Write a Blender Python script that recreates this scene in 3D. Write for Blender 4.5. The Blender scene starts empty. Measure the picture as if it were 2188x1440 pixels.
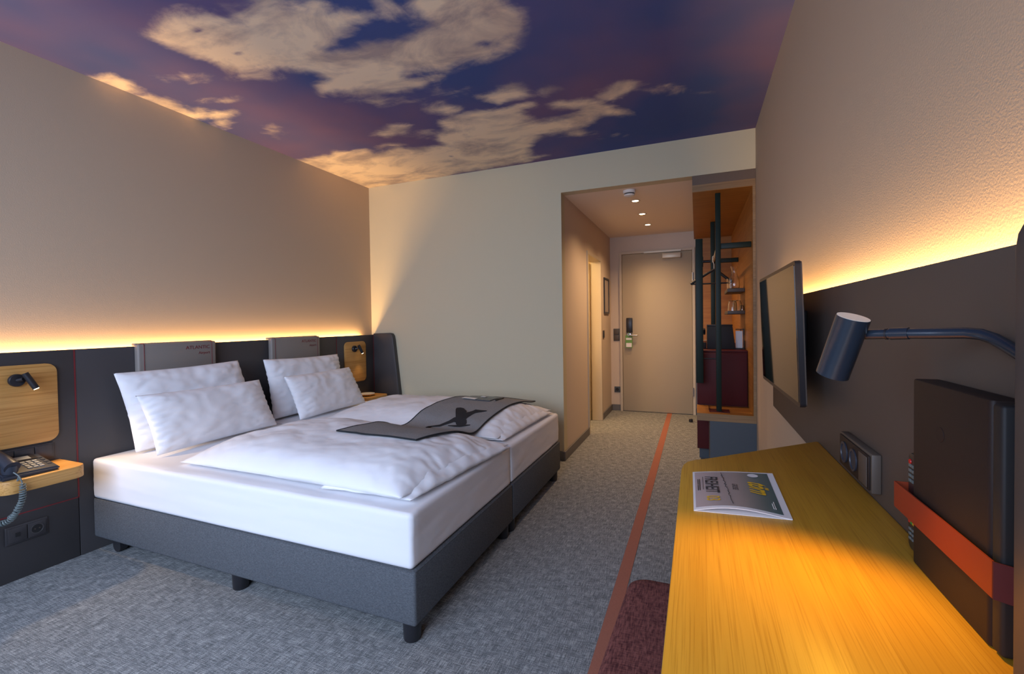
import bpy, bmesh, math, random
from mathutils import Vector, Matrix, noise
from mathutils.bvhtree import BVHTree
random.seed(7)
SC = bpy.context.scene
COL = SC.collection
R = math.radians
# ------------------------------------------------------------------ room sizes (metres)
W, D, H = 3.357, 3.535, 2.4856      # right wall x, back wall y, ceiling z
XC, HC, D2 = 1.945, 2.206, 5.786    # corridor: left wall x, ceiling z, end wall y
YN = -1.45                          # window wall behind the camera

# ------------------------------------------------------------------ camera
def make_camera():
    y, p, r = R(-22.2034), R(-1.1048), R(-0.875)
    F = Vector((math.sin(y)*math.cos(p), math.cos(y)*math.cos(p), math.sin(p)))
    Rt = Vector((math.cos(y), -math.sin(y), 0)); U = Rt.cross(F)
    R2 = Rt*math.cos(r) + U*math.sin(r); U2 = U*math.cos(r) - Rt*math.sin(r)
    cam = bpy.data.cameras.new('camera'); o = bpy.data.objects.new('camera', cam); COL.objects.link(o)
    m = Matrix((R2, U2, -F)).transposed().to_4x4(); m.translation = (2.9662, -.0728, 1.1573)
    o.matrix_world = m
    cam.sensor_width = 36; cam.lens = 966.6/2188*36; cam.shift_y = -14.5/2188; cam.clip_start = .01
    SC.camera = o
make_camera()
# ------------------------------------------------------------------ world, exposure, lights
vs = SC.view_settings
vs.view_transform = 'Standard'; vs.look = 'None'; vs.gamma = 1; vs.use_curve_mapping = False
vs.exposure = 0.0
SC.cycles.max_bounces = 8; SC.cycles.diffuse_bounces = 6; SC.cycles.glossy_bounces = 4
SC.cycles.use_denoising = True; SC.cycles.sample_clamp_indirect = 6; SC.cycles.caustics_reflective = False; SC.cycles.caustics_refractive = False
wd = bpy.data.worlds.new('world'); SC.world = wd; wd.use_nodes = True
wd.node_tree.nodes['Background'].inputs[0].default_value = (.42, .62, 1, 1)
wd.node_tree.nodes['Background'].inputs[1].default_value = .6

def light(name, kind, loc, target, energy, color, **kw):
    l = bpy.data.lights.new(name, kind); o = bpy.data.objects.new(name, l); COL.objects.link(o)
    o.location = loc
    d = Vector(target) - Vector(loc)
    o.rotation_euler = d.to_track_quat('-Z', 'Y').to_euler()
    l.energy = energy; l.color = color
    for k, v in kw.items(): setattr(l, k, v)
    return o
def area(name, loc, rot, sx, sy, energy, color, spread=180):
    l = bpy.data.lights.new(name, 'AREA'); o = bpy.data.objects.new(name, l); COL.objects.link(o)
    l.shape = 'RECTANGLE'; l.size = sx; l.size_y = sy; l.energy = energy; l.color = color; l.spread = R(spread)
    o.location = loc; o.rotation_euler = rot
    return o
DAY = (.60, .73, 1.0); WARM = (1.0, .58, .22)
area('window_daylight', (1.62, YN+.06, 1.62), (R(62), 0, R(12)), 2.8, 1.5, 80, DAY, 140)
area('strip_left', (.011, (3.36+YN)/2, 1.014), (R(180), 0, 0), .014, 3.36-YN, 50, WARM)
area('strip_right', (W-.011, (2.55+.48)/2, 1.206), (R(180), 0, 0), .014, 2.55-.48, 19, WARM)

# ------------------------------------------------------------------ materials
MATS = {}
def newmat(name):
    m = bpy.data.materials.new(name); m.use_nodes = True; MATS[name] = m
    return m, m.node_tree.nodes, m.node_tree.links, m.node_tree.nodes['Principled BSDF']
def setc(b, col, rough=.5, metal=0, spec=.5):
    b.inputs['Base Color'].default_value = (*col, 1); b.inputs['Roughness'].default_value = rough
    b.inputs['Metallic'].default_value = metal; b.inputs['Specular IOR Level'].default_value = spec
def plain(name, col, rough=.5, metal=0, spec=.5, bump=0, scale=400, var=0, vscale=6):
    m, n, l, b = newmat(name); setc(b, col, rough, metal, spec)
    if bump or var:
        tc = n.new('ShaderNodeTexCoord')
    if bump:
        t = n.new('ShaderNodeTexNoise'); t.inputs['Scale'].default_value = scale; t.inputs['Detail'].default_value = 3
        l.new(tc.outputs['Object'], t.inputs['Vector'])
        bp = n.new('ShaderNodeBump'); bp.inputs['Strength'].default_value = bump; bp.inputs['Distance'].default_value = .002
        l.new(t.outputs[0], bp.inputs['Height']); l.new(bp.outputs[0], b.inputs['Normal'])
    if var:
        t = n.new('ShaderNodeTexNoise'); t.inputs['Scale'].default_value = vscale; t.inputs['Detail'].default_value = 4
        l.new(tc.outputs['Object'], t.inputs['Vector'])
        mx = n.new('ShaderNodeMix'); mx.data_type = 'RGBA'
        mx.inputs[6].default_value = (*[c*(1-var) for c in col], 1); mx.inputs[7].default_value = (*[min(1, c*(1+var)) for c in col], 1)
        l.new(t.outputs[0], mx.inputs[0]); l.new(mx.outputs[2], b.inputs['Base Color'])
    return m
def cloth(name, c1, c2, scale=700, rough=.9, bump=.3, blot=.4):
    """woven cloth: crossed thread noise plus soft blotches"""
    m, n, l, b = newmat(name); setc(b, c1, rough, 0, .2)
    tc = n.new('ShaderNodeTexCoord'); outs = []
    for s in ((1, .12, .5), (.12, 1, .5), (.5, .12, 1)):
        mp = n.new('ShaderNodeMapping'); mp.inputs['Scale'].default_value = s
        l.new(tc.outputs['Object'], mp.inputs['Vector'])
        t = n.new('ShaderNodeTexNoise'); t.inputs['Scale'].default_value = scale; t.inputs['Detail'].default_value = 2
        l.new(mp.outputs[0], t.inputs['Vector']); outs.append(t.outputs[0])
    a = n.new('ShaderNodeMath'); a.operation = 'ADD'; l.new(outs[0], a.inputs[0]); l.new(outs[1], a.inputs[1])
    a2 = n.new('ShaderNodeMath'); a2.operation = 'ADD'; l.new(a.outputs[0], a2.inputs[0]); l.new(outs[2], a2.inputs[1])
    mr = n.new('ShaderNodeMapRange'); mr.inputs['From Min'].default_value = 1.2; mr.inputs['From Max'].default_value = 1.8
    l.new(a2.outputs[0], mr.inputs[0])
    mx = n.new('ShaderNodeMix'); mx.data_type = 'RGBA'; mx.inputs[6].default_value = (*c1, 1); mx.inputs[7].default_value = (*c2, 1)
    l.new(mr.outputs[0], mx.inputs[0]); l.new(mx.outputs[2], b.inputs['Base Color'])
    bp = n.new('ShaderNodeBump'); bp.inputs['Strength'].default_value = bump; bp.inputs['Distance'].default_value = .001
    l.new(a2.outputs[0], bp.inputs['Height']); l.new(bp.outputs[0], b.inputs['Normal'])
    return m
def wood(name, c1, c2, c3, axis='y', scale=1.0, rough=.45):
    """oak: long fibres and wavy growth bands along one axis"""
    m, n, l, b = newmat(name); setc(b, c1, rough, 0, .35)
    tc = n.new('ShaderNodeTexCoord')
    long, wide = .55, 14.0
    sv = {'y': (wide, long, wide), 'x': (long, wide, wide), 'z': (wide, wide, long)}[axis]
    mp = n.new('ShaderNodeMapping'); mp.inputs['Scale'].default_value = tuple(v*scale for v in sv)
    l.new(tc.outputs['Object'], mp.inputs['Vector'])
    t1 = n.new('ShaderNodeTexNoise'); t1.inputs['Scale'].default_value = 1.0; t1.inputs['Detail'].default_value = 3; t1.inputs['Distortion'].default_value = .6
    l.new(mp.outputs[0], t1.inputs['Vector'])
    mu = n.new('ShaderNodeMath'); mu.operation = 'MULTIPLY'; mu.inputs[1].default_value = 22; l.new(t1.outputs[0], mu.inputs[0])
    sn = n.new('ShaderNodeMath'); sn.operation = 'SINE'; l.new(mu.outputs[0], sn.inputs[0])
    mp2 = n.new('ShaderNodeMapping'); mp2.inputs['Scale'].default_value = tuple((v*22 if v > 1 else v*7)*scale for v in sv)
    l.new(tc.outputs['Object'], mp2.inputs['Vector'])
    t2 = n.new('ShaderNodeTexNoise'); t2.inputs['Scale'].default_value = 1.0; t2.inputs['Detail'].default_value = 4
    l.new(mp2.outputs[0], t2.inputs['Vector'])
    mr = n.new('ShaderNodeMapRange'); mr.inputs['From Min'].default_value = -1; mr.inputs['From Max'].default_value = 1
    l.new(sn.outputs[0], mr.inputs[0])
    mx = n.new('ShaderNodeMix'); mx.data_type = 'RGBA'; mx.inputs[6].default_value = (*c1, 1); mx.inputs[7].default_value = (*c2, 1)
    l.new(mr.outputs[0], mx.inputs[0])
    mr2 = n.new('ShaderNodeMapRange'); mr2.inputs['From Min'].default_value = .5; mr2.inputs['From Max'].default_value = .68; mr2.inputs['To Max'].default_value = .8
    l.new(t2.outputs[0], mr2.inputs[0])
    mx2 = n.new('ShaderNodeMix'); mx2.data_type = 'RGBA'; mx2.inputs[7].default_value = (*c3, 1)
    l.new(mx.outputs[2], mx2.inputs[6]); l.new(mr2.outputs[0], mx2.inputs[0]); l.new(mx2.outputs[2], b.inputs['Base Color'])
    bp = n.new('ShaderNodeBump'); bp.inputs['Strength'].default_value = .12; bp.inputs['Distance'].default_value = .001
    l.new(t2.outputs[0], bp.inputs['Height']); l.new(bp.outputs[0], b.inputs['Normal'])
    return m
def emit(name, col, strength):
    m, n, l, b = newmat(name); setc(b, (0, 0, 0), .5)
    b.inputs['Emission Color'].default_value = (*col, 1); b.inputs['Emission Strength'].default_value = strength
    return m
def glass(name):
    m, n, l, b = newmat(name); setc(b, (1, 1, 1), .02)
    b.inputs['Transmission Weight'].default_value = 1; b.inputs['IOR'].default_value = 1.45
    return m

M_wall = plain('wall_plaster', (.54, .42, .30), .9, 0, .2, bump=.2, scale=230)
M_wallb = plain('back_wall_paint', (.62, .555, .39), .9, 0, .2, bump=.15, scale=200)
M_cor = plain('corridor_paint', (.66, .56, .46), .9, 0, .2, bump=.15, scale=200)
M_corceil = plain('corridor_ceiling_paint', (.88, .78, .68), .9, 0, .2)
M_skirt = plain('skirting_grey', (.16, .155, .155), .6)
M_sheet = plain('white_sheet', (.86, .86, .88), .85, 0, .2, bump=.1, scale=500)
M_linen = plain('white_linen', (.87, .87, .89), .85, 0, .2, bump=.12, scale=420)
M_bedbase = cloth('bed_base_fabric', (.065, .072, .08), (.145, .155, .17), 900, blot=.2)
M_panel = plain('anthracite_panel', (.062, .058, .060), .42, 0, .4, var=.06, vscale=3)
M_panel2 = plain('dark_brown_panel', (.095, .072, .058), .5, 0, .35, var=.06, vscale=3)
M_pad = plain('grey_leatherette', (.25, .225, .20), .5, 0, .35, bump=.1, scale=600)
M_red = plain('red_seam', (.17, .015, .02), .6)
M_blk = plain('black_plastic', (.018, .018, .022), .35)
M_blk2 = plain('matte_black', (.012, .012, .013), .6)
M_phone = plain('phone_plastic', (.030, .036, .052), .4)
M_key = plain('key_grey', (.22, .24, .27), .5)
M_lcd = plain('lcd_grey', (.30, .32, .32), .3)
M_cord = plain('cord_grey', (.13, .16, .16), .5)
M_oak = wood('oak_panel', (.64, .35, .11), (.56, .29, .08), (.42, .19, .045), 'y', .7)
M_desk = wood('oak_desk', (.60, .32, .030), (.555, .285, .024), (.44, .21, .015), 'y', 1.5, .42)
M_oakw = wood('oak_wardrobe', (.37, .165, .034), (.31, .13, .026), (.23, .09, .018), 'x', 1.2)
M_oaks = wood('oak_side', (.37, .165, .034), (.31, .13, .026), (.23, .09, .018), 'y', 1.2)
M_oakf = wood('oak_frame', (.33, .20, .095), (.28, .165, .075), (.2, .11, .05), 'x', 1.0)
M_greenbar = plain('green_black_metal', (.008, .018, .012), .5, 0, .3)
M_maroon = plain('maroon_laminate', (.080, .009, .010), .6, 0, .3)
M_slate = plain('slate_laminate', (.075, .09, .105), .6)
M_hdr = plain('grey_brown_laminate', (.15, .10, .07), .6)
M_shelf = plain('grey_shelf', (.09, .07, .055), .5)
M_door = plain('door_cream', (.46, .38, .26), .55)
M_frame = plain('door_frame_cream', (.58, .50, .38), .55)
M_metal = plain('brushed_steel', (.55, .53, .5), .35, 1)
M_cream = plain('cream_metal', (.62, .55, .42), .4, .2)
M_chrome = plain('chrome', (.8, .8, .8), .12, 1)
M_green = plain('green_card', (.14, .32, .08), .6)
M_tv = plain('tv_glass', (.003, .003, .003), .03, 0, .9)
M_tvb = plain('tv_frame', (.02, .018, .02), .3)
M_lamp = plain('slate_blue_lacquer', (.017, .027, .042), .25, 0, .7)
M_lamptop = plain('lamp_top_lit', (.8, .75, .65), .5)  # strip light on the lamp's top, put into the colour
M_folder = plain('brown_black_leather', (.022, .013, .011), .55, 0, .3, bump=.1, scale=900)
M_orange = plain('rust_red_metal', (.25, .034, .010), .5, 0, .35)
M_stool = cloth('maroon_weave', (.075, .022, .022), (.24, .085, .07), 420)
M_paper = plain('white_paper', (.85, .82, .82), .6)
M_inky = plain('print_black', (.03, .03, .035), .6)
M_yell = plain('print_yellow', (.85, .50, .02), .6)
M_runner = cloth('grey_felt', (.19, .19, .195), (.31, .305, .30), 1200)
M_runedge = plain('felt_edge', (.012, .015, .018), .9)
M_bird = plain('bird_print', (.032, .031, .033), .95, 0, .1)
M_glass = glass('clear_glass')
M_bulb = emit('lamp_glow', (1, .75, .45), 14)
M_bath = plain('bath_wall', (.7, .55, .33), .7)
M_dark = plain('dark_wood_counter', (.05, .03, .02), .5)
M_gold = plain('brass', (.75, .5, .2), .25, 1)
M_white = plain('white_plastic', (.75, .72, .68), .4)

# magazine cover: printed gradient teal (head) to mauve grey (foot)
def cover_mat():
    m, n, l, b = newmat('magazine_cover'); setc(b, (.3, .3, .3), .35)
    tc = n.new('ShaderNodeTexCoord'); sp = n.new('ShaderNodeSeparateXYZ'); l.new(tc.outputs['Object'], sp.inputs[0])
    mr = n.new('ShaderNodeMapRange'); mr.inputs['From Min'].default_value = -.09; mr.inputs['From Max'].default_value = .11
    l.new(sp.outputs[0], mr.inputs[0])
    cr = n.new('ShaderNodeValToRGB'); e = cr.color_ramp.elements
    e[0].position = 0; e[0].color = (.52, .42, .42, 1); e[1].position = 1; e[1].color = (.02, .09, .10, 1)
    x = e.new(.45); x.color = (.40, .33, .30, 1); x = e.new(.72); x.color = (.12, .17, .16, 1)
    l.new(mr.outputs[0], cr.inputs[0]); l.new(cr.outputs[0], b.inputs['Base Color'])
    return m
M_cover = cover_mat()

def carpet_mat():
    m, n, l, b = newmat('carpet'); setc(b, (.2, .2, .2), .95, 0, .1)
    tc = n.new('ShaderNodeTexCoord'); outs = []
    for s, sc in (((1, .07, 1), 320), ((.07, 1, 1), 320), ((1, .3, 1), 900), ((.3, 1, 1), 900)):
        mp = n.new('ShaderNodeMapping'); mp.inputs['Scale'].default_value = s
        l.new(tc.outputs['Object'], mp.inputs['Vector'])
        t = n.new('ShaderNodeTexNoise'); t.inputs['Scale'].default_value = sc; t.inputs['Detail'].default_value = 2
        l.new(mp.outputs[0], t.inputs['Vector']); outs.append(t.outputs[0])
    def add(a, c):
        q = n.new('ShaderNodeMath'); q.operation = 'ADD'; l.new(a, q.inputs[0]); l.new(c, q.inputs[1]); return q.outputs[0]
    s = add(add(outs[0], outs[1]), add(outs[2], outs[3]))
    big = n.new('ShaderNodeTexNoise'); big.inputs['Scale'].default_value = 26; big.inputs['Detail'].default_value = 4
    l.new(tc.outputs['Object'], big.inputs['Vector'])
    bg = n.new('ShaderNodeMath'); bg.operation = 'MULTIPLY'; bg.inputs[1].default_value = .45; l.new(big.outputs[0], bg.inputs[0]); s2 = add(s, bg.outputs[0])
    mr = n.new('ShaderNodeMapRange'); mr.inputs['From Min'].default_value = 1.97; mr.inputs['From Max'].default_value = 2.55
    l.new(s2, mr.inputs[0])
    cr = n.new('ShaderNodeValToRGB'); e = cr.color_ramp.elements
    e[0].position = 0; e[0].color = (.125, .134, .138, 1); e[1].position = 1; e[1].color = (.49, .50, .49, 1)
    x = e.new(.5); x.color = (.245, .258, .262, 1)
    l.new(mr.outputs[0], cr.inputs[0]); l.new(cr.outputs[0], b.inputs['Base Color'])
    bp = n.new('ShaderNodeBump'); bp.inputs['Strength'].default_value = .5; bp.inputs['Distance'].default_value = .002
    l.new(s, bp.inputs['Height']); l.new(bp.outputs[0], b.inputs['Normal'])
    return m
M_carpet = carpet_mat()
M_stripe = plain('carpet_orange', (.38, .15, .10), .95, 0, .1, bump=.5, scale=700, var=.15, vscale=200)

# ------------------------------------------------------------------ object helpers
ORG = {}
def obj(name, verts, faces, mat, parent=None, smooth=False, origin=None):
    me = bpy.data.meshes.new(name)
    if parent is None:
        if origin is None:
            xs = [v[0] for v in verts]; ys = [v[1] for v in verts]; zs = [v[2] for v in verts]
            origin = ((min(xs)+max(xs))/2, (min(ys)+max(ys))/2, min(zs))
    else:
        origin = ORG[parent]
    O = Vector(origin)
    me.from_pydata([tuple(Vector(v)-O) for v in verts], [], faces); me.validate()
    bm = bmesh.new(); bm.from_mesh(me); bmesh.ops.recalc_face_normals(bm, faces=bm.faces); bm.to_mesh(me); bm.free()
    if smooth:
        for p in me.polygons: p.use_smooth = True
    for mm in (mat if isinstance(mat, (list, tuple)) else [mat]): me.materials.append(mm)
    o = bpy.data.objects.new(name, me); COL.objects.link(o)
    ORG[o] = O
    if parent is None: o.location = O
    else: o.parent = parent
    return o
def bmobj(name, bm, mat, parent=None, smooth=False, origin=None):
    bm.verts.ensure_lookup_table(); bm.verts.index_update()
    v = [tuple(x.co) for x in bm.verts]; f = [[x.index for x in p.verts] for p in bm.faces]; bm.free()
    o = obj(name, v, f, mat, parent, smooth, origin)
    return o
def sharp(o, ang=40):
    me = o.data
    for p in me.polygons: p.use_smooth = True
    me.set_sharp_from_angle(angle=R(ang))
    return o
def thing(name, label, cat, loc, group=None):
    o = bpy.data.objects.new(name, None); COL.objects.link(o); o.empty_display_size = .05
    o.location = loc; ORG[o] = Vector(loc)
    return tag(o, label, cat, group)
def tag(o, label, cat=None, group=None):
    o['label'] = label
    if cat: o['category'] = cat
    if group: o['group'] = group
    return o
def struct(o):
    o['kind'] = 'structure'; return o
def boxbm(x0, x1, y0, y1, z0, z1, bevel=0, seg=2):
    bm = bmesh.new(); bmesh.ops.create_cube(bm, size=1)
    for v in bm.verts:
        v.co = Vector(((x0+x1)/2+v.co.x*(x1-x0), (y0+y1)/2+v.co.y*(y1-y0), (z0+z1)/2+v.co.z*(z1-z0)))
    if bevel: bmesh.ops.bevel(bm, geom=bm.edges[:], offset=bevel, segments=seg, affect='EDGES', profile=.5)
    return bm
def box(name, x0, x1, y0, y1, z0, z1, mat, parent=None, bevel=0, seg=2, origin=None):
    o = bmobj(name, boxbm(x0, x1, y0, y1, z0, z1, bevel, seg), mat, parent, False, origin)
    if bevel: sharp(o, 50)
    return o
def multi(name, boxes, mat, parent=None, bevel=0):
    V, Fs = [], []
    for b in boxes:
        bm = boxbm(*b, bevel=bevel); bm.verts.index_update(); n0 = len(V)
        V += [tuple(v.co) for v in bm.verts]; Fs += [[v.index+n0 for v in f.verts] for f in bm.faces]; bm.free()
    return obj(name, V, Fs, mat, parent)
def ring(p, d, r, seg, ref=None):
    d = Vector(d).normalized()
    a = ref if ref is not None else (Vector((0, 0, 1)) if abs(d.z) < .9 else Vector((1, 0, 0)))
    u = d.cross(a).normalized(); v = d.cross(u)
    return [Vector(p)+u*(r*math.cos(2*math.pi*k/seg))+v*(r*math.sin(2*math.pi*k/seg)) for k in range(seg)]
def tube(name, pts, r, mat, parent=None, seg=12, caps=True, origin=None):
    pts = [Vector(p) for p in pts]; rs = r if isinstance(r, (list, tuple)) else [r]*len(pts)
    V, Fs = [], []
    d0 = (pts[1]-pts[0]).normalized()
    a = Vector((0, 0, 1)) if abs(d0.z) < .9 else Vector((1, 0, 0))
    u = d0.cross(a).normalized()
    for i, p in enumerate(pts):
        d = (pts[min(i+1, len(pts)-1)]-pts[max(i-1, 0)])
        if d.length < 1e-9: d = d0.copy()
        d.normalize(); u = (u-d*u.dot(d)).normalized(); v = d.cross(u)
        V += [p+u*(rs[i]*math.cos(2*math.pi*k/seg))+v*(rs[i]*math.sin(2*math.pi*k/seg)) for k in range(seg)]
    for i in range(len(pts)-1):
        for k in range(seg):
            k2 = (k+1) % seg
            Fs.append([i*seg+k, i*seg+k2, (i+1)*seg+k2, (i+1)*seg+k])
    if caps: Fs += [list(range(seg))[::-1], list(range((len(pts)-1)*seg, len(pts)*seg))]
    return sharp(obj(name, V, Fs, mat, parent, True, origin), 50)
def lathe(name, p, prof, mat, parent=None, axis=(0, 0, 1), seg=24, origin=None):
    """profile = list of (radius, height along axis)"""
    ax = Vector(axis).normalized(); P0 = Vector(p)
    V, Fs = [], []
    for (r, h) in prof: V += ring(P0+ax*h, ax, max(r, 1e-5), seg)
    for i in range(len(prof)-1):
        for k in range(seg):
            k2 = (k+1) % seg
            Fs.append([i*seg+k, i*seg+k2, (i+1)*seg+k2, (i+1)*seg+k])
    Fs += [list(range(seg))[::-1], list(range((len(prof)-1)*seg, len(prof)*seg))]
    return sharp(obj(name, V, Fs, mat, parent, True, origin), 40)
def rrect(a0, a1, b0, b1, r, seg=6):
    """rounded rectangle outline; r one radius or four (a0b0, a1b0, a1b1, a0b1)"""
    rr = r if isinstance(r, (list, tuple)) else [r]*4
    out = []
    for (cx, cy, s, q) in ((a0, b0, 180, rr[0]), (a1, b0, 270, rr[1]), (a1, b1, 0, rr[2]), (a0, b1, 90, rr[3])):
        sx = 1 if cx == a0 else -1; sy = 1 if cy == b0 else -1
        if q <= 0: out.append((cx, cy)); continue
        for k in range(seg+1):
            t = R(s+90*k/seg); out.append((cx+sx*q+q*math.cos(t), cy+sy*q+q*math.sin(t)))
    return out
def prism(name, outline, c0, c1, axis, mat, parent=None, bevel=0, origin=None):
    """outline (a,b) extruded along axis: x -> (y,z) outline, y -> (x,z), z -> (x,y)"""
    f = {'x': lambda a, b, c: (c, a, b), 'y': lambda a, b, c: (a, c, b), 'z': lambda a, b, c: (a, b, c)}[axis]
    n = len(outline)
    V = [f(a, b, c0) for a, b in outline]+[f(a, b, c1) for a, b in outline]
    Fs = [list(range(n)), list(range(n, 2*n))[::-1]]+[[i, (i+1) % n, n+(i+1) % n, n+i] for i in range(n)]
    if bevel:
        bm = bmesh.new(); vs_ = [bm.verts.new(v) for v in V]
        for q in Fs: bm.faces.new([vs_[i] for i in q])
        bmesh.ops.recalc_face_normals(bm, faces=bm.faces)
        ed = [e for e in bm.edges if len(e.link_faces) == 2 and e.calc_face_angle(0) > R(60)]
        bmesh.ops.bevel(bm, geom=ed, offset=bevel, segments=2, affect='EDGES', profile=.5)
        o = bmobj(name, bm, mat, parent, False, origin)
    else:
        o = obj(name, V, Fs, mat, parent, False, origin)
    return sharp(o, 35)
def text(name, s, size, mat, parent, loc, right, up, ext=.0004, sx=1.0, align='LEFT', origin=None, shear=0, bold=0):
    c = bpy.data.curves.new(name, 'FONT'); c.body = s; c.size = size; c.extrude = ext; c.align_x = align; c.resolution_u = 3; c.shear = shear; c.offset = bold
    t = bpy.data.objects.new(name, c); COL.objects.link(t)
    dg = bpy.context.evaluated_depsgraph_get(); me = bpy.data.meshes.new_from_object(t.evaluated_get(dg))
    bpy.data.objects.remove(t)
    r_ = Vector(right).normalized(); u_ = Vector(up).normalized(); n_ = r_.cross(u_)
    V = [Vector(loc)+r_*v.co.x*sx+u_*v.co.y+n_*v.co.z for v in me.vertices]
    Fs = [list(p.vertices) for p in me.polygons]
    return obj(name, V, Fs, mat, parent, origin=origin)
def fbm(p, s, o=4):
    return noise.fractal(Vector(p)*s, 1.0, 2.0, o)

# ================================================================== THE SETTING
fl = struct(box('floor', 0, W+.05, YN-.1, D2+.05, -.06, 0, M_carpet, origin=(0, 0, 0)))
box('carpet_stripe', 2.628, 2.681, YN, D2-.004, .0, .0022, M_stripe, fl)['label'] = 'orange stripe woven along the carpet'
struct(box('wall_left', -.12, 0, YN-.12, D+.1, 0, H, M_wall, origin=(0, 0, 0)))
struct(box('wall_right', W, W+.12, YN-.12, D2+.1, 0, H, M_wall, origin=(W, 0, 0)))
struct(multi('wall_back', [(0, XC-.1, D, D+.1, 0, H), (XC-.1, XC, D, D+.1, 0, H), (XC, W, D, D+.1, HC, H)], M_wallb))
# window wall behind the camera, with its opening and frame
struct(multi('wall_near', [(0, .1, YN-.1, YN, 0, H), (3.1, W, YN-.1, YN, 0, H), (.1, 3.1, YN-.1, YN, 0, .4), (.1, 3.1, YN-.1, YN, 2.3, H)], M_wall))
wf = struct(multi('window_1', [(.1, .15, YN-.08, YN-.03, .4, 2.3), (3.05, 3.1, YN-.08, YN-.03, .4, 2.3), (1.575, 1.625, YN-.08, YN-.03, .4, 2.3), (.15, 3.05, YN-.08, YN-.03, .4, .45), (.15, 3.05, YN-.08, YN-.03, 2.25, 2.3)], M_white))
# corridor
struct(multi('wall_corridor', [(XC-.1, XC, D+.1, 4.47, 0, HC), (XC-.1, XC, 5.12, D2, 0, HC), (XC-.1, XC, 4.47, 5.12, 1.83, HC)], M_cor))
struct(box('wall_end', XC-.9, W, D2, D2+.1, 0, HC+.1, M_cor))
struct(box('ceiling', XC-.9, W, D+.1, D2+.02, HC, HC+.1, M_corceil)).name = 'ceiling_corridor'
# bathroom behind the open door
struct(multi('wall_bathroom', [(XC-.95, XC-.9, D+.1, D2, 0, HC), (XC-.9, XC-.1, D2-.04, D2-.001, 0, HC)], M_bath))
# baseboards
bs = .0755
struct(multi('baseboard_corridor', [(XC, XC+.014, D-.014, 4.44, 0, bs), (XC, XC+.014, 5.17, D2, 0, bs)], M_skirt, bevel=.003))
struct(multi('baseboard_back', [(.4, XC+.0005, D-.014, D, 0, bs)], M_skirt, bevel=.003))
struct(multi('baseboard_end', [(XC+.014, 2.063, D2-.014, D2, 0, bs), (2.955, 2.99, D2-.014, D2, 0, bs)], M_skirt, bevel=.003))
struct(multi('baseboard_right', [(W-.014, W, YN, D-.01, 0, bs)], M_skirt, bevel=.003))

# ---- printed sky ceiling: the print's cloud cover is stored per vertex, its fine edge is noise
def px_to_ceiling(u, v):
    y, p, r = R(-22.2034), R(-1.1048), R(-0.875)
    F = Vector((math.sin(y)*math.cos(p), math.cos(y)*math.cos(p), math.sin(p)))
    Rt = Vector((math.cos(y), -math.sin(y), 0)); U = Rt.cross(F)
    R2 = Rt*math.cos(r)+U*math.sin(r); U2 = U*math.cos(r)-Rt*math.sin(r)
    d = F+R2*(u-1094)/966.6-U2*(v-705.5)/966.6
    t = (H-1.1573)/d.z
    return (2.9662+t*d.x, -.0728+t*d.y)
A = lambda X, Y: (200+X/2.735, Y/2.735)      # readings taken off two enlargements of the print
B = lambda X, Y: (800+X/2.431, Y/2.431)
polys = [
 [A(*q) for q in ((340,210),(375,170),(380,110),(470,95),(560,60),(640,50),(740,75),(790,100),(770,40),(840,50),(900,10),(960,-40),(1080,10),(1140,40),(1240,45),(1300,25),(1400,45),(1540,60),(1630,80),(1560,130),(1500,200),(1430,230),(1350,290),(1400,300),(1500,290),(1590,240),(1740,235),(1860,185),(1970,140),(1900,80),(1820,30),(1830,-60))]
 + [B(*q) for q in ((660,-60),(700,50),(740,75),(780,150),(745,250),(690,280),(600,310),(480,330),(400,350),(200,380),(180,400),(330,400),(240,450),(150,475),(0,482))]
 + [A(*q) for q in ((1850,535),(1700,540),(1560,550),(1420,540),(1330,545),(1300,500),(1340,460),(1270,420),(1200,435),(1080,400),(930,425),(800,420),(720,370),(600,330),(500,285),(400,250))],
 [B(*q) for q in ((0,790),(60,752),(150,765),(340,750),(320,700),(365,680),(335,625),(430,592),(560,572),(700,545),(830,530),(835,550),(775,570),(820,625),(900,628),(1010,590),(1070,572),(920,565),(900,540),(960,515),(1080,520),(1190,530),(1260,560),(1330,590),(1180,602),(1100,650),(1000,680),(880,705),(820,745),(800,800),(900,810),(800,840),(0,985),(-170,1010))]
 + [A(*q) for q in ((1600,1110),(1400,1060),(1180,945),(1280,925),(1340,905),(1430,880),(1560,875),(1660,880),(1710,845),(1830,845))],
 [A(*q) for q in ((20,465),(130,448),(200,470),(290,540),(240,560),(150,540))],
 [A(*q) for q in ((235,552),(330,555),(430,570),(500,610),(560,650),(640,642),(670,665),(700,650),(830,640),(810,672),(740,688),(640,700),(560,720),(400,650))],
 [A(*q) for q in ((1620,-40),(1700,-40),(1775,40),(1740,110),(1690,100),(1665,50))],
 [B(*q) for q in ((545,500),(620,480),(720,440),(800,460),(820,500),(700,530),(650,548))],
 [B(*q) for q in ((840,480),(900,440),(955,460),(900,495))],
 [B(*q) for q in ((1180,495),(1220,440),(1330,415),(1365,430),(1330,480),(1240,522),(1200,520))],
 [B(*q) for q in ((275,570),(360,540),(460,555),(445,585),(380,600))],
 [B(*q) for q in ((0,700),(70,660),(180,650),(165,690),(80,712))],
 [B(*q) for q in ((-20,520),(30,505),(75,540),(20,550))],
]
small = [B(260,692)+(26,5), B(1420,468)+(34,4), B(1060,692)+(34,4), B(390,483)+(18,5), B(140,520)+(24,4), A(540,448)+(18,5), A(1040,770)+(16,7), A(960,445)+(20,4), A(740,722)+(18,6), A(770,590)+(16,3)]
holes = [B(560,225)+(40,15), B(400,812)+(20,6), A(850,310)+(30,9), A(610,180)+(16,9), A(1300,450)+(20,10)]
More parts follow.
